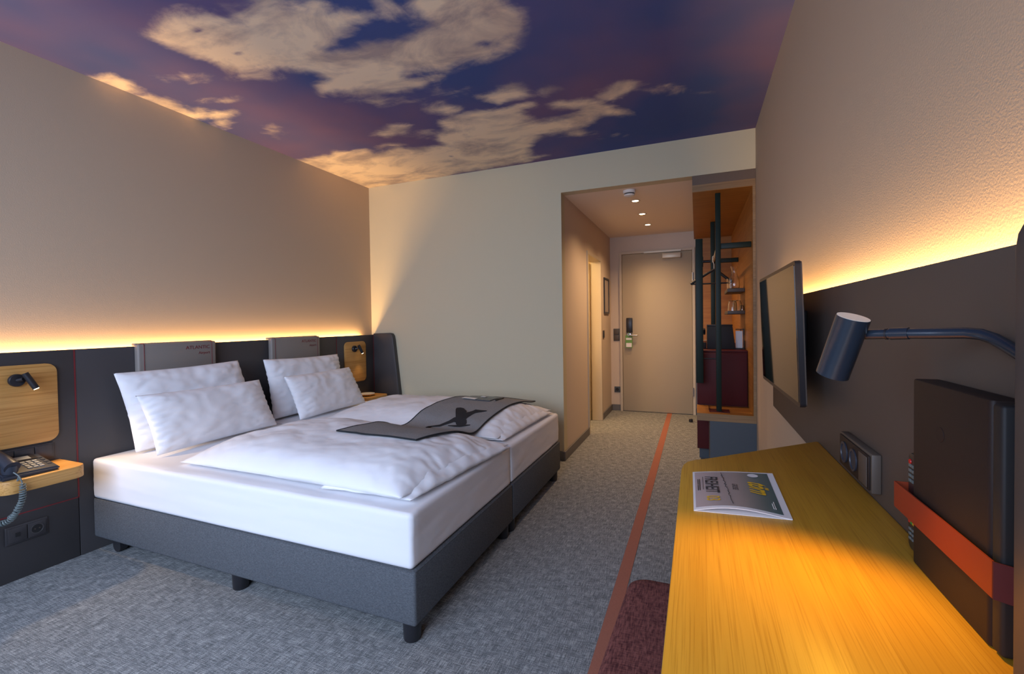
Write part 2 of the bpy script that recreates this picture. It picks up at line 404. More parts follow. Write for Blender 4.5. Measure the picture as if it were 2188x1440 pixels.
def make_ceiling():
    import numpy as np
    P = [np.array([px_to_ceiling(*q) for q in pl]) for pl in polys]
    y0, y1 = YN-.1, D
    nx, ny = 190, 280
    gx, gy = np.meshgrid(np.linspace(0, W, nx), np.linspace(y0, y1, ny))
    X, Y = gx.ravel(), gy.ravel()
    best = np.full(X.shape, -9.0)
    for pl in P:
        inside = np.zeros(X.shape, bool); dist = np.full(X.shape, 9.0); n = len(pl)
        for i in range(n):
            ax, ay = pl[i]; bx, by = pl[(i+1) % n]
            dx, dy = bx-ax, by-ay
            t = np.clip(((X-ax)*dx+(Y-ay)*dy)/(dx*dx+dy*dy+1e-12), 0, 1)
            dist = np.minimum(dist, np.hypot(X-ax-t*dx, Y-ay-t*dy))
            c = ((ay > Y) != (by > Y)) & (X < (bx-ax)*(Y-ay)/((by-ay) if by != ay else 1e-9)+ax)
            inside ^= c
        best = np.maximum(best, np.where(inside, dist, -dist))
    def ell(u, v, a, b):
        cx, cy = px_to_ceiling(u, v); ax_ = np.array(px_to_ceiling(u+a, v))-(cx, cy); bx_ = np.array(px_to_ceiling(u, v+b))-(cx, cy)
        m = np.linalg.inv(np.array([ax_, bx_]).T); q = m @ np.vstack([X-cx, Y-cy])
        return (1-np.hypot(q[0], q[1])), min(np.hypot(*ax_), np.hypot(*bx_))
    for s in small:
        e, k = ell(*s); best = np.maximum(best, e*k*.7-.005)
    for s in holes:
        e, k = ell(*s); best = best-np.clip(e*.9+.25, 0, 1)*np.maximum(best-.004, 0)*.97
    # clouds of the print that lie outside the photograph, behind the camera
    for (cx, cy, a, b) in ((.9, -.3, .5, .25), (2.2, -.9, .6, .2), (.5, -1.2, .4, .15)):
        best = np.maximum(best, (1-np.hypot((X-cx)/a, (Y-cy)/b))*b*.6)
    V = [(float(x), float(y), H) for x, y in zip(X, Y)]
    Fs = [[j*nx+i, (j+1)*nx+i, (j+1)*nx+i+1, j*nx+i+1] for j in range(ny-1) for i in range(nx-1)]
    nv = len(V)
    V += [(0, y0, H+.1), (W, y0, H+.1), (W, y1, H+.1), (0, y1, H+.1)]
    Fs.append([nv, nv+1, nv+2, nv+3])
    me = bpy.data.meshes.new('ceiling'); me.from_pydata(V, [], Fs)
    at = me.attributes.new('cover', 'FLOAT', 'POINT')
    at.data.foreach_set('value', list(best.astype('float32'))+[0.0]*4)
    o = bpy.data.objects.new('ceiling', me); COL.objects.link(o); struct(o)
    m, n, l, b = newmat('sky_print'); setc(b, (.1, .1, .3), .8, 0, .2)
    tc = n.new('ShaderNodeTexCoord')
    at = n.new('ShaderNodeAttribute'); at.attribute_name = 'cover'
    def noi(scale, det, rough=.6, stretch=(1, 1, 1), dist=0):
        mp = n.new('ShaderNodeMapping'); mp.inputs['Scale'].default_value = stretch; l.new(tc.outputs['Object'], mp.inputs['Vector'])
        t = n.new('ShaderNodeTexNoise'); t.inputs['Scale'].default_value = scale; t.inputs['Detail'].default_value = det
        t.inputs['Roughness'].default_value = rough; t.inputs['Distortion'].default_value = dist; l.new(mp.outputs[0], t.inputs['Vector']); return t.outputs[0]
    def ma(op, a, c):
        q = n.new('ShaderNodeMath'); q.operation = op
        for i, z in enumerate((a, c)):
            if isinstance(z, (int, float)): q.inputs[i].default_value = z
            else: l.new(z, q.inputs[i])
        return q.outputs[0]
    nz = ma('MULTIPLY', ma('SUBTRACT', noi(6.5, 8, .60, dist=.4), .5), .15)
    nz2 = ma('MULTIPLY', ma('SUBTRACT', noi(3.2, 5, .56, (1, 2.2, 1), .8), .5), .13)
    c = ma('ADD', ma('ADD', at.outputs['Fac'], nz), nz2)
    mr = n.new('ShaderNodeMapRange'); mr.interpolation_type = 'SMOOTHSTEP'; mr.inputs['From Min'].default_value = -.045; mr.inputs['From Max'].default_value = .065
    l.new(c, mr.inputs[0])
    # sky: deep blue, blended to violet by broad noise
    hz = noi(.9, 3, .5)
    sky = n.new('ShaderNodeMix'); sky.data_type = 'RGBA'; sky.inputs[6].default_value = (.058, .098, .29, 1); sky.inputs[7].default_value = (.185, .125, .250, 1)
    mr3 = n.new('ShaderNodeMapRange'); mr3.inputs['From Min'].default_value = .36; mr3.inputs['From Max'].default_value = .62; l.new(hz, mr3.inputs[0]); l.new(mr3.outputs[0], sky.inputs[0])
    cl = n.new('ShaderNodeMix'); cl.data_type = 'RGBA'; cl.inputs[6].default_value = (.95, .78, .58, 1); cl.inputs[7].default_value = (.46, .38, .36, 1)
    mr2 = n.new('ShaderNodeMapRange'); mr2.inputs['From Min'].default_value = .44; mr2.inputs['From Max'].default_value = .64
    l.new(noi(2.2, 6, .6, (1, 1.8, 1), .4), mr2.inputs[0]); l.new(mr2.outputs[0], cl.inputs[0])
    mx = n.new('ShaderNodeMix'); mx.data_type = 'RGBA'; l.new(mr.outputs[0], mx.inputs[0]); l.new(sky.outputs[2], mx.inputs[6]); l.new(cl.outputs[2], mx.inputs[7])
    l.new(mx.outputs[2], b.inputs['Base Color'])
    me.materials.append(m)
make_ceiling()

# ---- entrance door
d1 = struct(thing('door_1', 'cream flush entrance door at the end of the corridor', 'door', (2.51, D2-.02, 0)))
multi('door_frame', [(2.065, 2.096, D2-.035, D2, 0, 2.01), (2.922, 2.953, D2-.035, D2, 0, 2.01), (2.096, 2.922, D2-.035, D2, 1.979, 2.01)], M_frame, d1, bevel=.003)
box('door_leaf', 2.099, 2.919, D2-.026, D2-.001, .006, 1.976, M_door, d1, bevel=.004)
box('door_lock', 2.148, 2.222, D2-.05, D2-.026, .995, 1.18, M_blk, d1, bevel=.005)['label'] = 'black card reader lock'
lathe('door_handle', (2.18, D2-.026, .962), [(.026, 0), (.026, .008), (.009, .01), (.009, .05)], M_metal, d1, axis=(0, -1, 0))
tube('door_handle', [(2.18, D2-.072, .962), (2.21, D2-.076, .962), (2.285, D2-.072, .962)], .009, M_metal, d1)
cl_ = box('door_closer', 2.585, 2.798, D2-.085, D2-.026, 1.895, 1.955, M_cream, d1, bevel=.006)
multi('closer_arm', [(2.37, 2.80, D2-.07, D2-.05, 1.972, 1.99)], M_cream, d1)
for z in (.28, 1.66): tube('hinge', [(2.925, D2-.042, z-.05), (2.925, D2-.042, z+.05)], .008, M_metal, d1)
s = thing('door_sign', 'green and white card hanging from the entrance door handle', 'sign', (2.18, D2-.075, .81))
prism('card', rrect(2.138, 2.222, .805, .965, .01), D2-.0645, D2-.0625, 'y', M_green, s)
for z0, z1 in ((.815, .865), (.905, .93)): box('card_field', 2.146, 2.214, D2-.0662, D2-.0646, z0, z1, M_paper, s)
tube('card_hook', ring((2.18, D2-.066, .977), (1, 0, 0), .022, 12), .003, M_green, s, caps=False)
# ---- bathroom door
d2 = struct(thing('door_2', 'bathroom doorway with cream frame on the left of the corridor', 'door', (XC, 4.8, 0)))
multi('door_frame', [(XC-.11, XC+.012, 4.44, 4.475, 0, 1.86), (XC-.11, XC+.012, 5.112, 5.165, 0, 1.86), (XC-.11, XC+.012, 4.475, 5.112, 1.825, 1.86)], M_frame, d2, bevel=.003)
box('door_leaf', XC-.62, XC-.115, 5.072, 5.108, .006, 1.81, M_door, d2, bevel=.003)
lathe('door_handle', (XC-.16, 5.072, .94), [(.022, 0), (.022, .008), (.009, .01), (.009, .04)], M_metal, d2, axis=(0, -1, 0))
tube('door_handle', [(XC-.16, 5.032, .94), (XC-.27, 5.032, .94)], .009, M_metal, d2)
v = thing('vanity_counter', 'dark wood vanity counter glimpsed through the bathroom doorway', 'counter', (1.55, 5.25, 0))
box('counter_top', 1.3, 1.66, 4.75, 5.06, .80, .84, M_white, v, bevel=.004)
box('cabinet', 1.32, 1.65, 4.76, 5.06, .0, .80, M_dark, v, bevel=.004)
v = thing('bathroom_lamp', 'small glowing lamp standing on the bathroom counter', 'lamp', (1.62, 4.9, .84))
lathe('lamp_base', (1.62, 4.9, .84), [(.03, 0), (.03, .01), (.01, .015), (.01, .03)], M_metal, v)
lathe('lamp_shade', (1.62, 4.9, .868), [(.03, 0), (.035, .03), (.03, .1), (.01, .12)], M_bulb, v)
light('bathroom_light', 'POINT', (1.5, 4.3, 1.9), (1.5, 4.3, 0), 26, (1, .70, .34), shadow_soft_size=.1)

# ================================================================== HEADBOARD WALL
hx = .057; hz = 1.05
hb = thing('headboard', 'long anthracite headboard panel with red seams along the left wall', 'headboard', (.04, 1.5, 0))
seams = [-.2, 1.203, 3.0]
ys = [YN+.02]+seams+[D-.002]
for i in range(len(ys)-1):
    a, b_ = ys[i]+.0015, ys[i+1]-.0015
    if i == 1: prs = [(.0, .297), (.301, hz)] if False else [(0, hz)]
    elif i == 0 or i == 2 or i == 3: prs = [(0, hz)]
    for z0, z1 in prs:
        box('panel', .030, hx, a, b_, z0, z1, M_panel, hb, bevel=.0015)
box('back_board', .001, .030, YN+.02, D-.002, 0, .992, M_blk2, hb)
for y in seams: box('seam', .050, hx+.001, y-.003, y+.003, .30 if y != 3.0 else .3, hz-.001, M_red, hb)
box('seam', .050, hx+.001, YN+.05, 1.203, .298, .3035, M_red, hb)
# wing on the back wall at the bed's far side
wing = [(hx+.001, 0), (.36, 0), (.345, .49), (.287, 1.00), (.278, 1.04), (.262, 1.06), (.235, 1.066), (hx+.001, 1.062)]
prism('side_wing', wing, D-.05, D-.001, 'y', M_panel, hb, bevel=.006)['label'] = 'tapered wing with rounded top corner against the back wall'
box('wing_edge', hx, hx+.003, D-.052, D-.049, .4, 1.05, M_red, hb)

def headrest(y0, y1, lab):
    t = thing('headrest_cushion', lab, 'cushion', (.07, (y0+y1)/2, .72), 'headrest cushions on the headboard')
    bm = boxbm(.0585, .098, y0, y1, .72, 1.062, .011, 3)
    bmobj('cushion', bm, M_pad, t, True)
    box('top_flap', .028, .066, y0+.004, y1-.004, 1.053, 1.066, M_pad, t, bevel=.004)
    for y in (y0+.030, y1-.030):
        tube('piping', [(.0585+.004, y, 1.0635), (.09, y, 1.0635), (.0975, y, 1.058), (.0985, y, 1.045), (.0985, y, .73)], .0016, M_red, t, seg=6)
    text('lettering', 'ATLANTIC', .030, M_red, t, (.0984, y1-.042, 1.018), (0, 1, 0), (0, 0, 1), align='RIGHT', sx=1.02)
    text('lettering', 'Airport', .023, M_red, t, (.0984, y1-.042, .985), (0, 1, 0), (0, 0, 1), align='RIGHT')
headrest(1.463, 1.905, 'grey headrest cushion with red lettering behind the near pair of pillows')
headrest(2.315, 2.775, 'grey headrest cushion with red lettering behind the far pair of pillows')

def reading(y, z, lab, tgt, en):
    t = thing('reading_lamp', lab, 'lamp', (hx+.02, y, z), 'reading lamps beside the bed')
    lathe('wall_disc', (hx+.014, y, z), [(.029, 0), (.029, .012), (.026, .016)], M_blk, t, axis=(1, 0, 0), seg=32)
    tube('lamp_joint', [(hx+.028, y, z), (hx+.05, y+.012, z+.005)], .009, M_blk, t)
    p0 = Vector((hx+.056, y+.014, z+.032)); p1 = Vector((hx+.070, y+.046, z-.042))
    tube('lamp_head', [p0, p0+(p1-p0)*.99], .0125, M_blk, t, seg=20)
    d = (p1-p0).normalized()
    tube('lamp_lens', [p1-d*.0005, p1+d*.002], .0095, M_bulb, t, seg=16)
    light('reading_spot', 'SPOT', tuple(p1+d*.008), tgt, en, (1, .66, .34), spot_size=R(95), spot_blend=.6, shadow_soft_size=.012)
oakp = [(.70, 1.13, .615, .990), (3.085, 3.36, .625, .995)]
for (y0, y1, z0, z1), lb in zip(oakp, ('oak panel with rounded corners above the phone shelf', 'oak panel with rounded corners above the far bedside shelf')):
    prism('oak_panel', rrect(y0, y1, z0, z1, .042), hx+.0005, hx+.014, 'x', M_oak, hb, bevel=.002)['label'] = lb
reading(.985, .922, 'small black reading lamp on the oak panel above the telephone', (.62, 1.30, .1), 10)
reading(3.20, .93, 'small black reading lamp on the far oak panel near the back corner', (.30, 3.25, .3), 2)

# bedside shelves
def shelf(y0, y1, x1, z1, th, lab):
    return tag(prism('bedside_shelf', rrect(hx+.0015, x1, y0, y1, [0, .05, .05, 0]), z1-th, z1, 'z', M_oak, None, bevel=.004), lab, 'shelf', 'oak bedside shelves')
shelf(.845, 1.135, .300, .516, .056, 'oak bedside shelf with rounded corners carrying the telephone')
shelf(3.118, 3.40, .30, .500, .05, 'oak bedside shelf in the far corner carrying a small tray')
ns = thing('tray', 'small round glass tray with brass rim on the far bedside shelf', 'tray', (.17, 3.24, .501))
lathe('tray_dish', (.17, 3.24, .501), [(.05, 0), (.065, .004), (.07, .016), (.064, .016), (.05, .006)], M_gold, ns)
lathe('tray_rim', (.17, 3.24, .5165), [(.064, 0), (.072, .001), (.072, .004), (.064, .005)], M_white, ns)

# telephone
def telephone():
    t = thing('telephone', 'dark blue desk telephone with handset and display on the near bedside shelf', 'telephone', (.18, .93, .516))
    # body: wedge, higher at wall side; built with the keypad facing +x/up
    y0, y1, x0, x1 = .855, 1.045, .085, .275
    V = [(x0, y0, .517), (x1, y0, .517), (x1, y1, .517), (x0, y1, .517), (x0, y0, .580), (x1, y0, .540), (x1, y1, .533), (x0, y1, .572)]
    bm = bmesh.new(); vs_ = [bm.verts.new(p) for p in V]
    for f in ((0, 1, 2, 3), (4, 5, 6, 7), (0, 1, 5, 4), (1, 2, 6, 5), (2, 3, 7, 6), (3, 0, 4, 7)): bm.faces.new([vs_[i] for i in f])
    bmesh.ops.recalc_face_normals(bm, faces=bm.faces); bmesh.ops.bevel(bm, geom=bm.edges[:], offset=.006, segments=2, affect='EDGES')
    sharp(bmobj('phone_body', bm, M_phone, t), 45)
    e = (Vector(V[5])-Vector(V[4])).normalized(); g = (Vector(V[7])-Vector(V[4])).normalized(); nrm = e.cross(g).normalized()
    if nrm.z < 0: nrm = -nrm
    def slab(name, a0, a1, b0, b1, h, m):
        o = Vector(V[4])+nrm*.0002
        P = [o+e*a+g*b for a, b in ((a0, b0), (a1, b0), (a1, b1), (a0, b1))]
        return obj(name, [p for p in P]+[p+nrm*h for p in P], [(0, 1, 2, 3), (4, 5, 6, 7), (0, 1, 5, 4), (1, 2, 6, 5), (2, 3, 7, 6), (3, 0, 4, 7)], m, t)
    slab('display_bezel', .015, .065, .082, .165, .003, M_blk)
    slab('display', .022, .058, .088, .145, .0042, M_lcd)
    for r_ in range(4):
        for c in range(3): slab('key', .082+r_*.022, .096+r_*.022, .095+c*.020, .110+c*.020, .004, M_key)
    for c in range(4): slab('function_key', .05+c*.028, .066+c*.028, .165, .178, .003, M_phone)
    # handset lying across the near side
    pts = [(.092, .885, .598), (.12, .882, .617), (.17, .880, .615), (.235, .882, .597), (.285, .886, .572)]
    rs = [.025, .023, .019, .022, .027]
    o = tube('handset', pts, rs, M_phone, t, seg=16)
    for p in ((.105, .884, .585), (.265, .885, .556)): lathe('handset_cap', p, [(.022, -.012), (.026, 0), (.026, .02), (.02, .024)], M_phone, t)
    # coiled cord: straight lead, then a coil that droops below the shelf
    path = [Vector(p) for p in ((.295, .885, .553), (.312, .895, .535), (.318, .902, .505), (.315, .904, .47), (.31, .902, .43), (.30, .888, .385), (.27, .87, .345), (.22, .82, .335), (.16, .76, .35), (.12, .70, .40))]
    def cr(i, f):
        p = [path[max(0, min(len(path)-1, i+k))] for k in (-1, 0, 1, 2)]
        return .5*((2*p[1])+(-p[0]+p[2])*f+(2*p[0]-5*p[1]+4*p[2]-p[3])*f*f+(-p[0]+3*p[1]-3*p[2]+p[3])*f**3)
    fine = []
    for i in range(len(path)-1):
        for k in range(110): fine.append(cr(i, k/60))
    out = []; ph = 0
    u = Vector((1, 0, 0))
    for i, p in enumerate(fine[:-1]):
        d = (fine[i+1]-p).normalized(); u = (u-d*u.dot(d)).normalized(); w = d.cross(u)
        amp = .0092*min(1, max(0, (i-170)/70)); ph += (fine[i+1]-p).length/.0105*2*math.pi
        out.append(p+u*amp*math.cos(ph)+w*amp*math.sin(ph))
    tube('coiled_cord', out, .0027, M_cord, t, seg=6)
telephone()

# switch strip under the oak panel, sockets near the floor
def plate(name, lab, cat, x, ys_, z0, z1, group=None, sock=(), mat=M_blk):
    t = thing(name, lab, cat, (x, (ys_[0]+ys_[-1])/2, z0), group)
    box('cover_frame', x, x+.007, ys_[0]-.006, ys_[-1]+.006, z0-.006, z1+.006, mat, t, bevel=.0015)
    for i in range(len(ys_)-1):
        if i in sock:
            cy, cz = (ys_[i]+ys_[i+1])/2, (z0+z1)/2
            box('insert', x+.007, x+.011, ys_[i]+.002, ys_[i+1]-.002, z0+.002, z1-.002, mat, t, bevel=.001)
            lathe('socket_rim', (x+.011, cy, cz), [(.024, 0), (.024, .002), (.020, .002), (.019, .0005)], M_panel, t, axis=(1, 0, 0))
            lathe('socket_well', (x+.0115, cy, cz), [(.019, 0), (.019, .0007)], M_blk2, t, axis=(1, 0, 0))
            for s_ in (-.008, .008): lathe('pin_hole', (x+.0122, cy+s_, cz), [(.003, 0), (.003, .0004)], M_panel2, t, axis=(1, 0, 0), seg=8)
        else:
            box('rocker', x+.007, x+.0115, ys_[i]+.002, ys_[i+1]-.002, z0+.002, z1-.002, mat, t, bevel=.001)
    return t
M_plate = plain('plate_grey', (.045, .042, .045), .35)
plate('light_switch', 'dark switch plate on the headboard between oak panel and telephone', 'switch', hx+.0006, [.82, .895, .97, 1.04, 1.105], .535, .600, mat=M_plate)
p_ = plate('wall_socket', 'double socket plate low on the headboard under the phone shelf', 'socket', hx+.0006, [.940, 1.006, 1.073], .178, .248, sock=(1,), mat=M_plate)
box('data_port', hx+.0125, hx+.0138, .965, .981, .203, .222, M_blk2, p_)

# ================================================================== BED
X0, X1, YB, BW = .0605, 2.029, 1.256, .9247
ZBB, ZB, ZT = .0732, .2749, .4815
def sheet_block(name, x0, x1, y0, y1, z0, z1, mat, parent=None, bev=.02, wrinkle=.002, seg=26):
    bm = boxbm(x0, x1, y0, y1, z0, z1, bev, 3)
    bmesh.ops.subdivide_edges(bm, edges=[e for e in bm.edges if e.calc_length() > .15], cuts=seg, use_grid_fill=True)
    for v in bm.verts:
        c = v.co; k = fbm((c.x*1.0, c.y*1.0, c.z*2.2), 4.5, 3)*wrinkle
        edge = min(c.x-x0, x1-c.x, c.y-y0, y1-c.y)
        if edge < .004:
            bul = math.sin(math.pi*min(1, max(0, (c.z-z0)/(z1-z0))))*.004
            cx, cy = (x0+x1)/2, (y0+y1)/2
            if min(c.x-x0, x1-c.x) < .004: c.x += math.copysign(bul*0+k, c.x-cx)
            else: c.y += math.copysign(bul*0+k, c.y-cy)
        elif c.z > z1-.002: c.z += k*1.2
    return bmobj(name, bm, mat, parent, True)
for i, lab in enumerate(('near grey upholstered bed base on round black feet', 'far grey upholstered bed base next to the back wall')):
    y0 = YB+i*BW+.0015; y1 = y0+BW-.003
    t = thing('box_spring', lab, 'bed base', ((X0+X1)/2, (y0+y1)/2, 0), 'bed bases of the double bed')
    bm = boxbm(X0, X1+.008, y0, y1, ZBB, ZB, .012, 3)
    bmobj('upholstered_box', bm, M_bedbase, t, True)
    tube('top_welt', [(X0+.01, y0+.004, ZB-.004), (X1, y0+.004, ZB-.004), (X1+.005, y0+.012, ZB-.004), (X1+.005, y1-.01, ZB-.004)], .0035, M_bedbase, t, seg=6)
    for lx in (.19, 1.09, X1-.038):
        for ly in (y0+.045, y1-.045):
            if lx < .3:
                tube('foot', [(lx, ly-.012, .033), (lx, ly+.022, .033)], .032, M_blk, t, seg=20)
                box('foot_bracket', lx-.02, lx+.02, ly-.01, ly+.02, .05, ZBB+.01, M_blk, t)
            else:
                lathe('foot', (lx, ly, 0), [(.029, 0), (.032, .006), (.034, .07), (.034, ZBB+.003)], M_blk, t)
mats = []
for i, lab in enumerate(('near mattress in a white fitted sheet', 'far mattress in a white fitted sheet beside the back wall')):
    y0 = YB+i*BW+(.002 if i == 0 else .0045); y1 = YB+(i+1)*BW-(.0045 if i == 0 else .002)
    o = sheet_block('mattress', X0+.002, X1-.002, y0, y1, ZB+.0008, ZT, M_sheet, bev=.016, wrinkle=.0035)
    mats.append(tag(o, lab, 'mattress', 'mattresses of the double bed'))

def pillow(name, c4, nrm, hfront, hback, mat, parent=None, n=44, p=5.0, wr=.006, wseed=0, pinch=.035, flat=False, extra=None, pw=None):
    """closed cushion: c4 = four corners (a,b,c,d), inflated along nrm; seams along the outline"""
    a, b, c, d = [Vector(q) for q in c4]; nrm = Vector(nrm).normalized()
    V, Fs, idx = [], [], {}
    cen = (a+b+c+d)/4
    for side, hh in ((1, hfront), (-1, hback)):
        for j in range(n+1):
            for i in range(n+1):
                s, t = i/n, j/n
                rim = i in (0, n) or j in (0, n)
                if side == -1 and rim: idx[(side, i, j)] = idx[(1, i, j)]; continue
                # ease the sampling towards the rim
                s2 = .5-.5*math.cos(math.pi*s); t2 = .5-.5*math.cos(math.pi*t)
                s2 = .5*s+.5*s2; t2 = .5*t+.5*t2
                P = a*(1-s2)*(1-t2)+b*s2*(1-t2)+c*s2*t2+d*(1-s2)*t2
                u, w = 2*s2-1, 2*t2-1
                pin = pinch*((1-abs(w)**2)*(abs(u)**3)+(1-abs(u)**2)*(abs(w)**3))
                P = P+(cen-P)*pin
                q_ = p if not pw else (pw[1] if w > 0 else pw[0])
                prof = (max(0, 1-abs(u)**p)**.62)*(max(0, 1-abs(w)**q_)**.62)
                q = fbm((P.x+wseed, P.y+wseed, P.z), 7, 4)*wr*(prof**.5)
                # fine creases gathered towards the ends
                cr = (abs(u)**3)*math.sin(w*31+fbm((P.x+wseed, P.y, P.z), 9, 2)*5)*wr*.75*(prof**.5)
                cr += (abs(w)**4)*math.sin(u*27+fbm((P.x, P.y+wseed, P.z), 9, 2)*5)*wr*.5*(prof**.5)
                cr -= max(0, .22-abs(fbm((P.x*1.5+wseed, P.y, P.z*1.7), 6, 3)))*wr*2.2*prof
                ex = extra(s2, t2, prof) if (extra and side == 1) else 0
                P = P+nrm*(side*(hh*prof)+q+cr+ex)
                if rim:
                    P = P+nrm*fbm((P.x*3, P.y*3, P.z*3+wseed), 3, 2)*.004
                idx[(side, i, j)] = len(V); V.append(P)
    for side in (1, -1):
        for j in range(n):
            for i in range(n):
                q = [idx[(side, i, j)], idx[(side, i+1, j)], idx[(side, i+1, j+1)], idx[(side, i, j+1)]]
                q2 = []
                for z in q:
                    if z not in q2: q2.append(z)
                if len(q2) > 2: Fs.append(q2)
    return obj(name, V, Fs, mat, parent, True)

def bedpillow(name, c4, nrm, f, bk, lab, group, seed, wr=.007):
    o = pillow(name, c4, nrm, f, bk, M_linen, None, wseed=seed, wr=wr)
    return tag(o, lab, 'pillow', group)
G1 = 'large square pillows against the headboard'; G2 = 'small pillows in front'
bedpillow('pillow', [(.215, 1.375, .492), (.245, 2.10, .492), (.150, 2.012, .928), (.165, 1.312, .920)], (1, 0, .22), .062, .045, 'large white pillow leaning on the headboard, near side', G1, 3.1, .010)
bedpillow('pillow', [(.205, 2.225, .492), (.235, 2.93, .492), (.150, 2.910, .905), (.160, 2.192, .918)], (1, 0, .22), .058, .045, 'large white pillow leaning on the headboard, far side', G1, 7.7, .010)
bedpillow('pillow', [(.385, 1.380, .492), (.365, 2.120, .492), (.292, 2.052, .800), (.300, 1.338, .805)], (1, 0, .22), .062, .03, 'small white pillow in front of the near large pillow', G2, 12.4, .009)
bedpillow('pillow', [(.400, 2.278, .492), (.370, 2.985, .492), (.290, 2.888, .800), (.300, 2.236, .797)], (1, 0, .22), .060, .03, 'small white pillow in front of the far large pillow', G2, 19.2, .009)

def duvet(c4, lab, seed, h, pw):
    def ex(s, t, prof):
        # long soft folds running across the quilt plus a rolled foot edge
        P = (s*1.5+seed, t*1.0+seed*.3, 0)
        f = fbm(P, 1.7, 3)*.017
        a = s*1.9+t*.8; b = s*.5-t*2.2      # long soft creases running off towards the foot
        f -= max(0, .35-abs(fbm((a*.9+seed, b*.45, 3), 2.2, 2)))*.014
        f -= max(0, .2-abs(fbm((a*2.4+seed, b*.6, 7), 2.6, 3)))*.013
        k = max(0, (s-.82)/.18)
        f += .008*k*math.sin(s*60+t*5+fbm(P, 5, 2)*4)
        return f*(prof**.7)
    t_ = pillow('duvet', c4, (0, 0, 1), h, .006, M_linen, None, n=90, p=4.6, pw=pw, wr=.004, wseed=seed, pinch=.018, extra=ex)
    a, b, c, d = [Vector(q) for q in c4]
    return tag(t_, lab, 'duvet', 'duvets on the double bed')
zb = ZT+.012+.006
dv = [duvet([(.64, 1.335, zb), (1.955, 1.300, zb+.012), (2.045, 2.115, zb+.008), (.66, 2.20, zb)], 'white duvet on the near mattress with folded edges', 2.3, .118, (5, 2.2)),
      duvet([(.60, 2.215, zb), (1.945, 2.19, zb+.012), (1.985, 3.06, zb+.012), (.56, 3.075, zb)], 'white duvet on the far mattress beside the back wall', 9.1, .108, (2.2, 4))]
# folded under layer showing at the foot edge of each duvet
for o, c4 in zip(dv, ([(1.55, 1.31, zb-.004), (1.985, 1.32, zb), (2.062, 2.10, zb), (1.55, 2.15, zb-.004)], [(1.5, 2.2, zb-.004), (1.975, 2.205, zb), (2.005, 3.04, zb), (1.5, 3.05, zb-.004)])):
    pillow('folded_edge', c4, (0, 0, 1), .058, .004, M_linen, o, n=40, p=3.4, wr=.009, wseed=4.4, pinch=.02)

# runner draped over both duvets
def runner():
    trees = []
    for o in dv+mats:
        me = o.data; L = o.location
        trees.append(BVHTree.FromPolygons([v.co+L for v in me.vertices], [list(p.vertices) for p in me.polygons]))
    def top(x, y):
        z = ZT
        for t in trees:
            h = t.ray_cast(Vector((x, y, 2)), Vector((0, 0, -1)))
            if h[0] is not None: z = max(z, h[0].z)
        return z
    A_, B_, C_, D_ = (1.285, 1.69), (1.775, 1.665), (1.865, 3.03), (1.41, 3.04)   # near-head, near-foot, far-foot, far-head
    nu, nv = 34, 84
    g = [[0]*(nu+1) for _ in range(nv+1)]; xy = {}
    for j in range(nv+1):
        for i in range(nu+1):
            s, t = i/nu, j/nv
            # near end is cut obliquely in the photo; sides wander a little
            x = (A_[0]*(1-s)+B_[0]*s)*(1-t)+(D_[0]*(1-s)+C_[0]*s)*t+.012*math.sin(t*7)
            y = (A_[1]*(1-s)+B_[1]*s)*(1-t)+(D_[1]*(1-s)+C_[1]*s)*t
            xy[(i, j)] = (x, y); g[j][i] = top(x, y)
    base = [r_[:] for r_ in g]
    for it in range(60):
        ng = [r_[:] for r_ in g]
        for j in range(nv+1):
            for i in range(nu+1):
                s_, c_ = 0, 0
                for dj, di in ((1, 0), (-1, 0), (0, 1), (0, -1)):
                    a, b_ = j+dj, i+di
                    if 0 <= a <= nv and 0 <= b_ <= nu: s_ += g[a][b_]; c_ += 1
                ng[j][i] = max(base[j][i], s_/c_)
        g = ng
    V, Fs = [], []
    P = lambda i, j, h: (xy[(i, j)][0], xy[(i, j)][1], g[j][i]+h)
    for h in (.0085, .0035):
        for j in range(nv+1):
            for i in range(nu+1): V.append(P(i, j, h))
    n1 = (nu+1)*(nv+1); I = lambda i, j: j*(nu+1)+i
    for j in range(nv):
        for i in range(nu):
            q = [I(i, j), I(i+1, j), I(i+1, j+1), I(i, j+1)]; Fs += [q, [z+n1 for z in q]]
    for j in range(nv): Fs += [[I(0, j), I(0, j+1), I(0, j+1)+n1, I(0, j)+n1], [I(nu, j), I(nu, j+1), I(nu, j+1)+n1, I(nu, j)+n1]]
    for i in range(nu): Fs += [[I(i, 0), I(i+1, 0), I(i+1, 0)+n1, I(i, 0)+n1], [I(i, nv), I(i+1, nv), I(i+1, nv)+n1, I(i, nv)+n1]]
    o = tag(obj('bed_runner', V, Fs, M_runner, None, True), 'dark grey felt bed runner laid across both duvets', 'bed runner')
    rim = [P(i, 0, .007) for i in range(nu+1)]+[P(nu, j, .007) for j in range(1, nv+1)]+[P(i, nv, .007) for i in range(nu-1, -1, -1)]+[P(0, j, .007) for j in range(nv-1, -1, -1)]
    tube('edging', rim, .0042, M_runedge, o, seg=6, caps=False)
    # bird silhouette print: traced in runner coordinates (s across, t along)
    def at(s, t, h):
        fi, fj = max(0, min(nu-1e-6, s*nu)), max(0, min(nv-1e-6, t*nv)); i, j = int(fi), int(fj); a, b_ = fi-i, fj-j
        q = lambda k: (P(i, j, h)[k]*(1-a)+P(i+1, j, h)[k]*a)*(1-b_)+(P(i, j+1, h)[k]*(1-a)+P(i+1, j+1, h)[k]*a)*b_
        return (q(0), q(1), q(2))
    return o, at, top
run, run_at, bed_top = runner()
